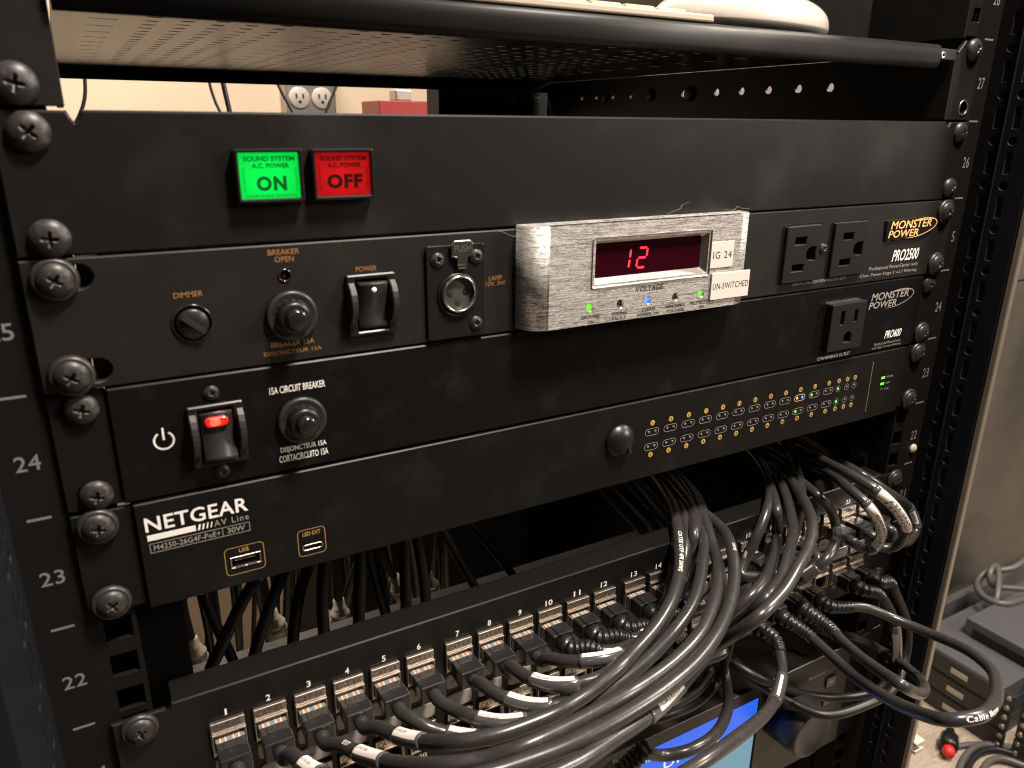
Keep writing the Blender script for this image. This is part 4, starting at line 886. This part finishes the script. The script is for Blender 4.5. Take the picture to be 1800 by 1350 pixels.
  'p3': (True, False, [(368.6, -18.0, -23.0), (368.6, -24.0, -23.0), (374.6, -32.4, -27.8), (365.0, -55.3, -24.2), (342.5, -85.3, -8.1), (327.2, -110.2, 4.5), (349.0, -106.9, -12.2), (390.3, -89.7, -40.2), (422.7, -69.8, -61.3), (454.8, -41.1, -83.6), (478.1, -10.0, -101.2), (440.7, -10.0, -76.1), (414.3, -10.0, -62.7), (402.3, 22.0, -66.0), (384.3, 140.0, -62.0)]),
  'p5': (True, False, [(420.4, -18.0, -23.0), (420.4, -24.0, -23.0), (429.7, -27.4, -25.8), (443.5, -31.1, -42.7), (453.4, -32.7, -65.6), (464.4, -29.3, -93.3), (456.6, -30.1, -106.6), (445.8, -26.7, -113.5), (427.9, -17.8, -116.7), (400.8, -10.0, -109.3), (372.5, -10.0, -90.9), (345.9, -10.0, -71.8), (333.9, 22.0, -66.0), (315.9, 140.0, -62.0)]),
  'p6': (True, False, [(437.6, -18.0, -23.0), (437.6, -24.0, -23.0), (447.1, -23.6, -24.9), (462.3, -25.3, -45.9), (471.7, -28.2, -65.9), (471.9, -31.3, -87.6), (453.0, -38.7, -101.2), (414.0, -43.2, -97.8), (383.1, -36.7, -97.3), (371.8, -18.7, -96.4), (352.5, -10.0, -81.2), (340.5, 22.0, -66.0), (322.5, 140.0, -62.0)]),
  'g1': (False, False, [(320.0, -10.0, -27.7), (310.6, -10.0, -34.6), (305.0, -10.0, -49.0), (284.6, -19.1, -50.5), (253.5, -27.2, -43.1), (235.8, -20.1, -50.7), (218.3, -12.6, -56.8)]),
  'g2': (False, False, [(318.1, -10.0, -31.2), (314.8, -10.0, -48.7), (309.4, -10.0, -61.3), (283.6, -21.0, -56.8), (252.9, -28.3, -47.0), (232.8, -19.0, -52.2), (199.5, -22.5, -43.7)]),
  'g3': (False, False, [(306.9, -10.0, -27.1), (312.7, -10.0, -43.7), (308.8, -18.9, -54.5), (291.4, -37.3, -49.6), (272.1, -51.2, -43.8), (251.4, -61.1, -36.6), (235.6, -62.6, -34.4), (225.3, -57.6, -36.4), (211.6, -57.2, -27.9)]),
}
TEXTPT = {'A1': (274.3, -5.0, 43.6), 'E1': (284.3, -32.0, 54.8), 'R1': (428.0, 86.1, 29.6), 'R2': (329.6, -3.3, 15.3), 'CM': (299.6, -155.3, 31.5), 'T219a': (391.6, -38.1, 55.9), 'T219b': (451.9, -9.6, -7.5), 'T221a': (380.8, -47.5, 68.3), 'T221b': (421.0, -41.2, 34.5), 'T22a': (482.9, 12.7, 18.0), 'T22b': (491.4, -6.0, 5.2), 'P5a': (458.8, -24.6, -56.7), 'P5b': (465.0, -28.2, -89.6), 'P6a': (502.6, 6.7, -64.9), 'P6b': (481.2, -21.4, -71.2), 'D1': (197.2, -91.5, 42.0), 'D2': (175.9, -100.7, 46.0), 'P1a': (313.7, -51.2, -17.2), 'P1b': (285.8, -72.7, -10.6)}
GAPC = [[(62.6, 60.0, 52.6), (54.5, 60.0, 44.3), (47.5, 60.0, 32.5), (40.3, 60.0, 19.6), (33.6, 60.0, 7.6)], [(76.5, 75.0, 43.2), (71.5, 73.8, 34.1), (64.0, 72.5, 18.8), (58.1, 71.2, 5.4), (53.1, 70.0, -8.5)], [(89.3, 70.0, 46.6), (85.2, 70.0, 38.7), (80.6, 70.0, 25.2), (77.6, 70.0, 10.9), (74.9, 70.0, -7.3)], [(94.5, 60.0, 55.0), (92.6, 60.0, 43.2), (91.0, 60.0, 30.1), (90.4, 60.0, 12.8), (90.4, 60.0, -1.5)], [(111.6, 55.0, 59.3), (110.8, 55.0, 48.4), (109.5, 55.0, 32.8), (108.1, 55.0, 14.5), (107.2, 55.0, 2.9)], [(119.4, 70.0, 50.5), (121.3, 70.0, 37.0), (124.7, 70.0, 19.1), (127.8, 70.0, 3.2), (130.5, 70.0, -13.0)], [(137.3, 60.0, 54.1), (137.0, 60.0, 42.5), (136.9, 60.0, 27.1), (136.7, 60.0, 11.3), (136.6, 60.0, -3.6)], [(147.8, 70.0, 48.5), (149.7, 70.0, 35.9), (151.9, 70.0, 16.6), (152.6, 70.0, 1.2), (152.8, 70.0, -13.2)], [(40.6, 130.0, 8.5), (43.2, 130.0, -5.2), (46.5, 130.0, -22.1), (51.1, 130.0, -39.9), (53.6, 130.0, -57.6)], [(183.3, 120.0, 19.2), (192.4, 120.0, 1.3), (201.8, 120.0, -20.3), (211.6, 120.0, -41.3), (225.0, 120.0, -64.3)], [(216.8, 150.0, 1.5), (231.7, 150.0, -20.8), (247.4, 150.0, -44.5), (264.1, 150.0, -72.8)]]
BNC = [((39.8, 250.0, -128.8), (-0.1, 0.1, 1)), ((101.7, 260.0, -130.2), (-0.15, 0.05, 1)), ((157.0, 275.0, -149.8), (0, 0.1, 1)), ((212.6, 265.0, -134.5), (-0.35, 0.1, 1)), ((267.3, 330.0, -187.2), (-0.2, 0.1, 1)), ((154.3, 300.0, -174.1), (0.1, 0.1, 1))]
FLOORC = {'red': (1226.4, 271.4, -800.0), 'lead': [(1234.5, 273.9, -797.0), (1264.7, 269.3, -797.0), (1294.7, 255.8, -797.0), (1319.2, 239.1, -797.0), (1339.0, 210.0, -797.0)], 'coil': [[(1155.6, 202.7, -797.0), (1185.8, 226.1, -797.0), (1226.4, 245.9, -797.0), (1268.7, 255.0, -797.0), (1301.9, 251.8, -797.0), (1326.5, 238.2, -797.0), (1344.5, 213.0, -797.0), (1365.8, 175.9, -797.0)], [(1166.0, 194.8, -795.0), (1188.8, 215.4, -795.0), (1229.3, 234.8, -795.0), (1268.0, 242.6, -795.0), (1299.6, 238.5, -795.0), (1321.2, 220.6, -795.0), (1336.6, 189.8, -795.0), (1351.7, 159.9, -795.0)], [(1183.5, 181.9, -792.0), (1205.9, 202.7, -792.0), (1241.5, 217.6, -792.0), (1278.0, 221.8, -792.0), (1298.8, 208.8, -792.0), (1309.5, 185.6, -792.0), (1325.9, 156.7, -792.0)]], 'loop1': [(1742.7, 424.7, -590.0), (1644.0, 405.5, -600.0), (1599.0, 412.6, -615.0), (1582.9, 437.8, -620.0), (1557.5, 442.9, -640.0), (1528.3, 427.0, -645.0), (1508.4, 399.0, -645.0), (1508.8, 368.4, -640.0), (1569.4, 357.1, -640.0), (1646.9, 353.3, -640.0)], 'loop2': [(1646.3, 342.1, -640.0), (1605.2, 376.2, -640.0), (1569.9, 402.7, -640.0), (1546.7, 411.5, -635.0), (1541.4, 418.3, -610.0), (1563.4, 424.8, -600.0), (1581.8, 427.1, -600.0), (1560.1, 408.1, -610.0), (1510.9, 379.8, -645.0), (1519.6, 392.6, -690.0)], 'clip': [497.0, -31.6, -177.2]}
# ============================================================ PATCH CABLES
R0 = 3.05
def wrap_text(mb, s, pts, fr, L, start, height, ang, r, m, flip=1, length=None):
    """lettering bent round a tube, reading along it"""
    vs, fs = finegeo(s, .04, 1.1); us = [v[0] for v in vs]; ws = [v[1] for v in vs]; a, b, c, d = min(us), max(us), min(ws), max(ws)
    k = height/(d-c); kx = length/(b-a) if length else k; out = []
    for v in vs:
        u = (v[0]-a)*kx; w_ = (v[1]-(c+d)/2)*k
        sl = start+u if flip > 0 else start-u
        i = 0
        while i < len(L)-2 and L[i+1] < sl: i += 1
        t = (sl-L[i])/max(1e-6, L[i+1]-L[i]); p = pts[i].lerp(pts[i+1], t); _, uu, vv = fr[i]
        an = ang-flip*w_/r; out.append(p+(uu*math.cos(an)+vv*math.sin(an))*r)
    mb.add(out, fs, m)
def facing(p, fr_, towards):
    t, u, v = fr_; d = Vector(towards)-p; return math.atan2(d.dot(v), d.dot(u))
def make_plug(parent, x, z, booted):
    mb = MB(); mb.box(x-5.8, x+5.8, -9.5, .5, z-6.2, z+1.2, 'clear', .3); b = mb.build('plug', parent)
    mb = MB()
    for k, c in enumerate(('wire_w', 'wire_o', 'wire_w', 'wire_g', 'wire_b', 'wire_w', 'wire_o', 'wire_w')):
        mb.box(x-4.3+k*1.06, x-3.5+k*1.06, -7.4, -4.6, z+1.22, z+1.36, c)
    mb.build('wires', b)
    mb = MB(); mb.box(x-5.0, x+5.0, -10.5, -4.6, z-7.4, z-6.3, 'clear', .3); mb.build('latch', b)
    mb = MB()
    if booted:
        mb.box(x-6.1, x+6.1, -17, -8.2, z-6.8, z+2.4, 'boot', .7)
        mb.box(x-3.2, x+3.2, -17.5, -9, z+2.2, z+3.1, 'boot', .4)
    else:
        mb.box(x-6.0, x+6.0, -13.6, -7.4, z-6.6, z+1.7, 'hood', .45); mb.box(x-6.3, x+6.3, -19.4, -13.2, z-7.0, z+2.2, 'hood', .8)
        mb.box(x-3.4, x+3.4, -12.6, -8.4, z+1.6, z+2.0, 'hood', .15)
    mb.build('hood', b)
def sub(pts, L, a, b):
    return [p for p, l in zip(pts, L) if a <= l <= b]
EXTRA = {'c': None}
CAMP = (8.85, -282.7, 263.35)
wrap = {'c2': (24, 17), 'c3': (29, 22), 'c4': (28, 21), 'c5': (27, 19), 'c6': (28, 23), 'c7': (28, 23), 'c8': (29, 23), 'c9': (28, 24), 'c10': (46, 16), 'c11': (44, 16), 'c20': (30, 13)}
PORT = {**{f'c{i}': f'port {i}' for i in range(1, 15)}}
LAB = {}
for i in range(1, 10): LAB[f'c{i}'] = f'black patch cable with a smoky square plug in the jack numbered {i}'
for i in range(10, 15): LAB[f'c{i}'] = f'black patch cable with a ribbed rubber boot in the jack numbered {i}'
LAB.update({
 'c15': 'leftmost cable of the right bundle, dropping to the jack numbered 18',
 'c16': 'second cable from the left in the right riser bundle, swinging down left',
 'c17': 'third cable of the right riser bundle, between two thicker looking neighbours',
 'c18': 'outermost forward cable of the right riser bundle, sweeping down left over the lower jacks',
 'c19': 'slim cable with a narrow white wrap rising behind the right riser bundle',
 'c20': 'lone curved cable just right of the right riser bundle with a white wrap below',
 'c21': 'clear wrapped cable loop with the vertical tag CAT6S-219, innermost of three',
 'c22': 'clear wrapped cable loop tagged CAT6S-221 and CAT6S-227, middle of three',
 'c23': 'outermost thin cable loop with a long white tag at far right',
 'p1': 'shiny black cable dropping in front of the blue screen from a ribbed boot',
 'p2': 'big black cable loop lettered Cable Matters reaching furthest right',
 'p3': 'short folded black cable loop from the large ribbed boot left of the big loop',
 'p5': 'black cable with clear tag curling down inside the rack at lower right',
 'p6': 'outer black cable with white tag curling down inside the rack at lower right',
 'g1': 'dim dull cable hooking behind the left cable bundle, upper of two',
 'g2': 'dim dull cable hooking behind the left cable bundle, lower of two',
 'g3': 'dark cable bending in front of the blue screen to a metal plug'})
GR = {'c': 'patch cables plugged into the upper jacks', 'p': 'patch cables plugged into the lower jacks', 'g': 'dull cables behind the bundle'}
for name, (booted, hasend, P) in CABLES.items():
    if name[0] == 'c':
        e = Vector(P[-1]); d = (Vector(P[-1])-Vector(P[-2])).normalized()
        P = P+[tuple(e+Vector((d.x*25, 40, 3))), (e.x+d.x*35, 190, 62)]
    ct = thing('patch_cable', LAB[name], 'cable', P[0], GR[name[0]])
    rr = R0*(1.0 if name not in ('g1', 'g2') else .95)
    pts = spline(P, 1.5); L = [0]
    for a, b in zip(pts, pts[1:]): L.append(L[-1]+(b-a).length)
    fr = frames(pts)
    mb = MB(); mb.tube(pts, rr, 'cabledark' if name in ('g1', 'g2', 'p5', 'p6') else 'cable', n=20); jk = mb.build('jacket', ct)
    if name[0] != 'g':
        x, z = P[0][0], P[0][2]+1.3+(2.0 if name[0] == 'p' or z < 0 else 0) if False else P[0][2]+2.6
        make_plug(ct, x, z, booted)
        if hasend: make_plug(ct, P[-1][0], P[-1][2]+2.6, True)
    if booted:
        for rev in ((False, True) if hasend else (False,)):
            pl = pts[::-1] if rev else pts; Lr = [0]
            for a, b in zip(pl, pl[1:]): Lr.append(Lr[-1]+(b-a).length)
            seg = [p for p, l in zip(pl, Lr) if l < (30 if name == 'p3' else 23)]; dense = []
            for a, b in zip(seg, seg[1:]): dense += [a, a.lerp(b, .33), a.lerp(b, .66)]
            big = 1.25 if name == 'p3' else 1
            def rb(l, f, big=big): base = 4.7*(1-f)+3.4*f; return (base+(.32*(1 if math.sin(l*2*math.pi/2.6) > 0 else -1) if l > 3 else .6))*big**(1-f)
            mb = MB(); mb.tube(dense, rb, 'boot', n=24); mb.build('strain_relief', ct)
    if name in wrap:
        s0, ln = wrap[name]; seg = sub(pts, L, s0, s0+ln)
        if len(seg) > 3:
            mb = MB(); mb.tube(seg, rr+.38, 'sleeve', n=22); sv = mb.build('label_sleeve', ct)
            # the white part of the wrap faces up and forward
            i0 = next(i for i, l in enumerate(L) if l >= s0)+0; vs = []; n_ = 10; cnt = 0
            for j in range(i0+1, min(len(pts)-1, i0+len(seg)-1)):
                if L[j] > s0+ln-.5: break
                t, u, v = fr[j]; up = Vector((0, .30, 1)) if name not in ('c2', 'c3', 'c4') else Vector((0, -.15, 1)); a0 = math.atan2(up.dot(v), up.dot(u)); wd = .62 if name not in ('c2', 'c3', 'c4') else .85
                for k in range(n_+1): a = a0-wd+2*wd*k/n_; vs.append(pts[j]+(u*math.cos(a)+v*math.sin(a))*(rr+.46))
                cnt += 1
            mb = MB(); mb.add(vs, [(q*(n_+1)+k, q*(n_+1)+k+1, (q+1)*(n_+1)+k+1, (q+1)*(n_+1)+k) for q in range(cnt-1) for k in range(n_)], 'paper', True); wt = mb.build('white_tag', sv)
            if name in ('c2', 'c3', 'c4', 'c6', 'c8'):
                mb = MB(); i = min(len(fr)-1, i0+5); up = Vector((0, -.3, 1)); t, u, v = fr[i]; a0 = math.atan2(up.dot(v), up.dot(u))
                wrap_text(mb, {'c2': 'CAT6S-202', 'c3': 'CAT6S-203', 'c4': 'CAT6S-204', 'c6': 'CAT6S-206', 'c8': 'CAT6S-208'}[name], pts, fr, L, s0+1.5, 1.3, a0, rr+.52, 'blackprint', 1); mb.build('tag_lettering', sv)
    def jtext(s, start, h, m='white', flip=1, off=0, length=None, up=None):
        i = next(i for i, l in enumerate(L) if l >= start); mb = MB()
        if up: t, u, v = fr[i]; d = Vector(up); a0 = math.atan2(d.dot(v), d.dot(u))
        else: a0 = facing(pts[i], fr[i], CAMP)
        wrap_text(mb, s, pts, fr, L, start, h, a0+off, rr+.07, m, flip, length); mb.build('jacket_lettering', jk)
    def nearest(p): return min(range(len(pts)), key=lambda i: (pts[i]-Vector(p)).length)
    if name == 'c4':
        # printed lettering down the riser
        k = max(range(len(L)), key=lambda i: -abs((pts[i]-Vector(TEXTPT['A1'])).length)); jtext('CAT5E UTP 4PR 24AWG', L[k], 2.3, flip=-1, off=.35, length=36)
    if name == 'c8': jtext('CATS', 22.5, 1.9, flip=-1, length=5.5) if False else None
    if name == 'c3': jtext('EST', 21.0, 2.0, flip=1, up=(0, -.6, 1))
    if name == 'c2': k = nearest(TEXTPT['E1']); jtext('CAT5E', L[k], 1.6, flip=-1, off=.6)
    if name == 'c15': k = nearest(TEXTPT['R1']); jtext('CAT5E CABLE', L[k], 1.6, flip=-1, off=-.5) ; k = nearest(TEXTPT['R2']); jtext('UTP', L[k], 1.8, flip=1, off=-.5)
    if name == 'p2': k = nearest(TEXTPT['CM']); jtext('Cable Matters', L[k], 2.5, flip=1, off=.15, length=25)
    if name in ('c21', 'c22', 'c23', 'p5', 'p6', 'c1', 'g2', 'p1'):
        spec = {'c21': ('T219a', 'T219b', ('CAT6S-219', 'CAT6S-219')), 'c22': ('T221a', 'T221b', ('CAT6S-221', 'CAT6S-227')), 'c23': ('T22a', 'T22b', ('CAT6S-223',)), 'p5': ('P5a', 'P5b', ()), 'p6': ('P6a', 'P6b', ()), 'c1': ('D1', 'D2', ('CAT6S-201',)), 'p1': ('P1a', 'P1b', ())}.get(name)
        if spec:
            ia, ib = sorted((nearest(TEXTPT[spec[0]]), nearest(TEXTPT[spec[1]])))
            if ib-ia > 3:
                seg = pts[max(0, ia-4):ib+3]; mb = MB(); mb.tube(seg, rr+.4, 'sleeve', n=22); sv = mb.build('label_sleeve', ct)
                vs = []; n_ = 12; rng = range(ia, ib+1); wd = .85 if name in ('c21', 'c22') else (.55 if name != 'p1' else .22)
                for j in rng:
                    t, u, v = fr[j]; a0 = facing(pts[j], fr[j], CAMP)+(.25 if name in ('p5', 'p6') else 0)
                    for k in range(n_+1): a = a0-wd+2*wd*k/n_; vs.append(pts[j]+(u*math.cos(a)+v*math.sin(a))*(rr+.48))
                mb = MB(); mb.add(vs, [(q*(n_+1)+k, q*(n_+1)+k+1, (q+1)*(n_+1)+k+1, (q+1)*(n_+1)+k) for q in range(len(rng)-1) for k in range(n_)], 'paper', True); mb.build('white_tag', sv)
                if spec[2]:
                    mb = MB(); im = (ia+ib)//2; a0 = facing(pts[im], fr[im], CAMP); ln = (L[ib]-L[ia])*.8
                    for q, s in enumerate(spec[2]): wrap_text(mb, s, pts, fr, L, L[ia]+(L[ib]-L[ia])*(.1 if name != 'c21' else .9), 1.7, a0+((-.42, .42)[q] if len(spec[2]) > 1 else 0), rr+.54, 'blackprint', 1 if name != 'c21' else -1, ln)
                    mb.build('tag_lettering', sv)

# metal plug at the end of the dark cable in front of the screen
e = Vector(CABLES['g3'][2][-1]); d = Vector((-.62, .25, -.74)).normalized()
t = thing('loose_metal_plug', 'silver shielded network plug with ribbed boot hanging left of the blue screen', 'plug', tuple(e))
mb = MB(); seg = [e+Vector((1, 0, .3))*4, e, e+d*3, e+d*8, e+d*14]; mb.tube(spline(seg, .7), lambda l, f: 3.9+.8*(1 if math.sin(l*2*math.pi/3) > 0 else 0), 'boot', n=20); mb.build('ribbed_boot', t)
q = d.to_track_quat('Y', 'Z').to_matrix().to_4x4()
bm = bmesh.new(); bmesh.ops.create_cube(bm, size=1)
for v in bm.verts: v.co = Vector((v.co.x*12, v.co.y*16, v.co.z*8.5))
bmesh.ops.bevel(bm, geom=bm.edges[:], offset=.6, segments=2, affect='EDGES'); mb = MB(); mb.bm(bm, 'steel', False, Matrix.Translation(e+d*22) @ q); mb.build('metal_shell', t)
bm = bmesh.new(); bmesh.ops.create_cube(bm, size=1)
for v in bm.verts: v.co = Vector((v.co.x*11, v.co.y*12, v.co.z*6.5))
mb = MB(); mb.bm(bm, 'clear', False, Matrix.Translation(e+d*36) @ q); mb.build('clear_tip', t)

# ============================================================ BEHIND THE OPEN SPACE (22)
mb = MB(); mb.box(-6, 25, 40, 60, -160, 88.5, 'rail', .5); tag(mb.build('inner_bracket'), 'black bracket behind the left rail in the open space', 'bracket')
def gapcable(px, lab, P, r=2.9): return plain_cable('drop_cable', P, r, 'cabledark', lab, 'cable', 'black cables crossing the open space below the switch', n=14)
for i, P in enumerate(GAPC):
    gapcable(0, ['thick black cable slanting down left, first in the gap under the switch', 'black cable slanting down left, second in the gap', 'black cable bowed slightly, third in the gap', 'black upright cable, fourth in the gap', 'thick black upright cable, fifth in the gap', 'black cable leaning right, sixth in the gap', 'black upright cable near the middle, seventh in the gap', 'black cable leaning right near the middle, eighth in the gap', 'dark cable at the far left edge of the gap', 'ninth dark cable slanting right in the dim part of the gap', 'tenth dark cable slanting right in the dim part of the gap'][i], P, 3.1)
for i, (c, dr) in enumerate(BNC):
    t = thing('coaxial_plug', ['silver coaxial plug with brown cable nearest the left end of the gap', 'silver coaxial plug second from the left in the gap', 'tarnished coaxial plug behind the upright cables', 'silver coaxial plug to the right of the upright cables', 'small dim coaxial plug in the dark part of the gap', 'dim coaxial plug hidden behind the upright cables'][i], 'plug', c, 'coaxial plugs behind the patch panel')
    c = Vector(c); ax = Vector(dr).normalized()
    mb = MB(); mb.lathe(c, [(h_*1.15, r_*1.2) for h_, r_ in [(0, 6.6), (5, 6.8), (5.2, 7.3), (7.4, 7.3), (7.6, 6.2), (9.5, 6.2), (9.8, 7.0), (11.5, 7.0), (12, 5.4), (15, 5.2), (15.3, 4.2), (22, 4.0), (22.3, 3.4)]], 'nickel', axis=ax, n=32, rf=lambda k, h: 1 if k % 2 or h < 5 or h > 7.5 else .96); mb.build('knurled_shell', t)
    mb = MB(); e = c+ax*20; mb.tube(spline([c+ax*20, c+ax*45, c+ax*90+Vector((6, 10, 20)), c+ax*170+Vector((10, 40, 60))], 4), 3.6, 'jgrey', n=14); mb.build('cable', t)
rnd = random.Random(11)
for k in range(30):
    xa = 36+k*9+rnd.uniform(-5, 5); ya = rnd.uniform(330, 440); xb = xa+rnd.uniform(-28, 28); r_ = rnd.uniform(2.0, 4.2)
    plain_cable('background_cable', [(xa, ya, 130), (xa+rnd.uniform(-8, 8), ya, 20), ((xa+xb)/2+rnd.uniform(-10, 10), ya+rnd.uniform(-20, 20), -80), (xb, ya, -180), (xb+rnd.uniform(-20, 20), ya, -320)], r_, 'jgrey' if k % 3 else 'cabledark', 'one of many dim cables hanging deep behind the open space', 'cable', 'dim background cables deep behind the open space', n=10, step=6)
mb = MB(); mb.box(205, 455, 460, 700, -500, 140, 'rail', 1); tag(mb.build('rear_dark_block'), 'dark block added deep behind the right of the open space to darken it', 'rack unit')  # made-up block, added only to hide the lit wall and darken the gap
mb = MB(); mb.box(10, 455, 240, 300, -190, -178, 'dark', 1); tag(mb.build('rear_shelf_unit'), 'dark unit low behind the patch panel', 'rack unit')

# ============================================================ LOWER DEVICE WITH SCREEN
vd = thing('video_router', 'black rack unit with a lit blue screen and a big round knob at the bottom', 'rack unit', (232, 0, -177.6))
mb = MB(); mb.plate(rect(12.5, 452.5, -177.6, -89.4, .8, 3), [rect(200, 361.4, -168, -99.4, .8, 3)], -3.2, -.2, 'ampface', .5); mb.box(12.5, 452.5, -.2, 200, -177.6, -176, 'ampface'); mb.box(12.5, 452.5, -.2, 200, -91, -89.4, 'ampface'); mb.build('face_plate', vd)
for x0, x1 in ((-8.6, 12.3), (452.7, 473.8)):
    mb = MB(); mb.plate(rect(x0, x1, -177.2, -89.8), [], -2.2, -.2, 'rail', .3); mb.build('mounting_ear', vd)
mb = MB(); mb.box(200.2, 361.2, -2.2, -1, -167.8, -99.6, 'scr_dark'); sc = mb.build('screen', vd)
mb = MB(); mb.box(248, 360.2, -2.4, -2.1, -127.6, -100.4, 'scr_blue', 0); mb.box(205, 360.2, -2.4, -2.1, -167, -129, 'scr_teal'); mb.box(218, 247.6, -2.4, -2.1, -127.6, -100.4, 'scr_red'); mb.build('lit_picture', sc)
mb = MB(); mb.text('UNCAL', 279.6, 331, -122.0, -113.2, -2.5, 'scr_white', bold=.03, space=1.05); mb.text('10', 264.8, 269.0, -109.4, -105.4, -2.5, 'scr_white')
P = []
for k in range(21):
    a = math.radians(-150+k*300/20)
    for r_ in (2.2, 1.5): P.append((259+r_*math.cos(a), -2.5, -107.2+r_*math.sin(a)))
mb.add(P, [(2*i, 2*i+2, 2*i+3, 2*i+1) for i in range(20)], 'scr_white'); mb.box(256.2, 259.4, -2.52, -2.45, -107.5, -106.9, 'scr_white')
mb.build('screen_lettering', sc)
mb = MB(); mb.lathe((386, -3.2, -121.5), [(0, 19.4), (19, 18.6), (23.5, 18.4), (25.2, 17.8), (25.6, 17.0), (24.9, 15.5), (23.4, 9), (22.8, .01)], 'greyplastic', n=64); mb.build('control_knob', vd)
mb = MB(); mb.text('Blackmagicdesign', 409, 436, -106.4, -103.2, -3.27, 'silverprint', bold=.01); outline(mb, rect(438, 441, -106.4, -103.4), .5, -3.27, 'amber'); mb.build('grey_lettering', vd)
for z_ in (-115, -131):
    mb = MB(); mb.box(428, 438, -4.6, -3, z_-4.5, z_+4.5, 'gloss', .6); b = mb.build('key', vd); mb = MB(); mb.box(431, 435, -4.72, -4.5, z_-.6, z_+.6, 'silverprint'); mb.build('key_mark', b)

# ============================================================ FLOOR AT RIGHT
def amp(x, y0, y1, z0, nm, labs, grp, tagcol=True, D=400, h=41):
    for k, lab in enumerate(labs):
        t = thing(nm, lab, 'amplifier', (x+D/2, (y0+y1)/2, z0+k*h), grp)
        mb = MB(); mb.box(x, x+D, y0, y1, z0+k*h+.6, z0+(k+1)*h-.6, 'amp', 1.5); mb.build('case', t)
        mb = MB(); mb.box(x-6, x+.4, y0-22, y1+22, z0+k*h+1.5, z0+(k+1)*h-1.5, 'ampface', 1.5); f_ = mb.build('front_panel', t)
        mb = MB(); mb.box(x-7.6, x-5.8, y0-20, y1+20, z0+k*h+(h-7), z0+k*h+(h-4), 'greyplastic', .5); mb.build('trim_line', f_)
        if tagcol:
            mb = MB(); mb.box(x-8, x-5.9, 308, 340, z0+k*h+14, z0+k*h+25, 'ivory', 1); mb.build('cream_sticker', f_, label='cream sticker')
        for yy in (y0-14, y1+14):
            for zz in (12, 32):
                mb = MB(); mb.lathe((x-6, yy, z0+k*h+zz), [(0, 5.2), (1.5, 5.0), (2.6, 3), (2.8, .01)], 'steel', axis=(-1, 0, 0), n=20); mb.build('front_screw', f_)
amp(1322, 250, 425, -803, 'stacked_amplifier', ['charcoal amplifier with cream sticker, bottom of the floor stack', 'charcoal amplifier with cream sticker, middle of the floor stack', 'charcoal amplifier with cream sticker, top of the floor stack'], 'amplifiers stacked on the carpet')
amp(1330, -260, 195, -803, 'stacked_amplifier', ['amplifier at the lower right frame edge, bottom of its stack', 'amplifier at the lower right frame edge, middle of its stack', 'amplifier at the lower right frame edge, top of its stack'], 'amplifiers at the right frame edge', False)
t = thing('equipment_case', 'grey flat equipment case lying on top of the amplifier stack at the right edge', 'equipment case', (1580, 210, -679))
mb = MB(); mb.box(1412, 1750, 40, 380, -679, -644, 'amp', 3); mb.build('case', t); mb = MB(); mb.box(1409, 1412.5, 60, 362, -674, -658, 'dark', 1); mb.build('front_recess', t)
jc = [('grey cable looped over the equipment case beside the bronze panel', FLOORC['loop1'], 7), ('second grey cable curling round the case corner', FLOORC['loop2'], 6)]
for lab, P, r in jc: plain_cable('floor_cable', P, r, 'jgrey', lab, 'cable', 'grey cables on the equipment case', n=14, step=8)
for i, P in enumerate(FLOORC['coil']): plain_cable('coiled_cable', P, 5.5, 'cabledark' if i % 2 else 'jgrey', ['outer turn of the dark cable coil on the carpet', 'middle turn of the dark cable coil on the carpet', 'inner turn of the dark cable coil on the carpet'][i], 'cable', 'turns of cable coiled on the carpet', n=14, step=8)
t = thing('red_tipped_connector', 'black connector with a bright red cap lying on the carpet', 'connector', FLOORC['red'])
c = Vector(FLOORC['red']); mb = MB(); mb.lathe(c+Vector((0, 0, 12)), [(0, 8), (3, 10), (10, 11), (17, 9), (19, .01)], 'redtip', axis=(-.8, -.5, .1), n=28); mb.build('red_cap', t)
mb = MB(); mb.lathe(c+Vector((0, 0, 12)), [(0, 14), (8, 16), (30, 15), (36, 9), (50, 7)], 'plastic', axis=(.8, .45, .05), n=28); mb.build('connector_body', t)
plain_cable('connector_lead', FLOORC['lead'], 5, 'jgrey', 'thin grey lead running from the red capped connector to the coil', 'cable', n=12, step=8)
t = thing('cream_clip', 'small cream plastic clip on the edge of the rack side panel', 'clip', FLOORC['clip'])
c = Vector(FLOORC['clip'])
mb = MB(); mb.box(c.x-1, c.x+9, c.y-8, c.y+2, c.z+2, c.z+5, 'ivory', .6); mb.box(c.x-1, c.x+9, c.y-8, c.y+2, c.z-5, c.z-2, 'ivory', .6); mb.box(c.x-2, c.x+3, c.y-1, c.y+3, c.z-5, c.z+5, 'ivory', .5); mb.build('clip_body', t)
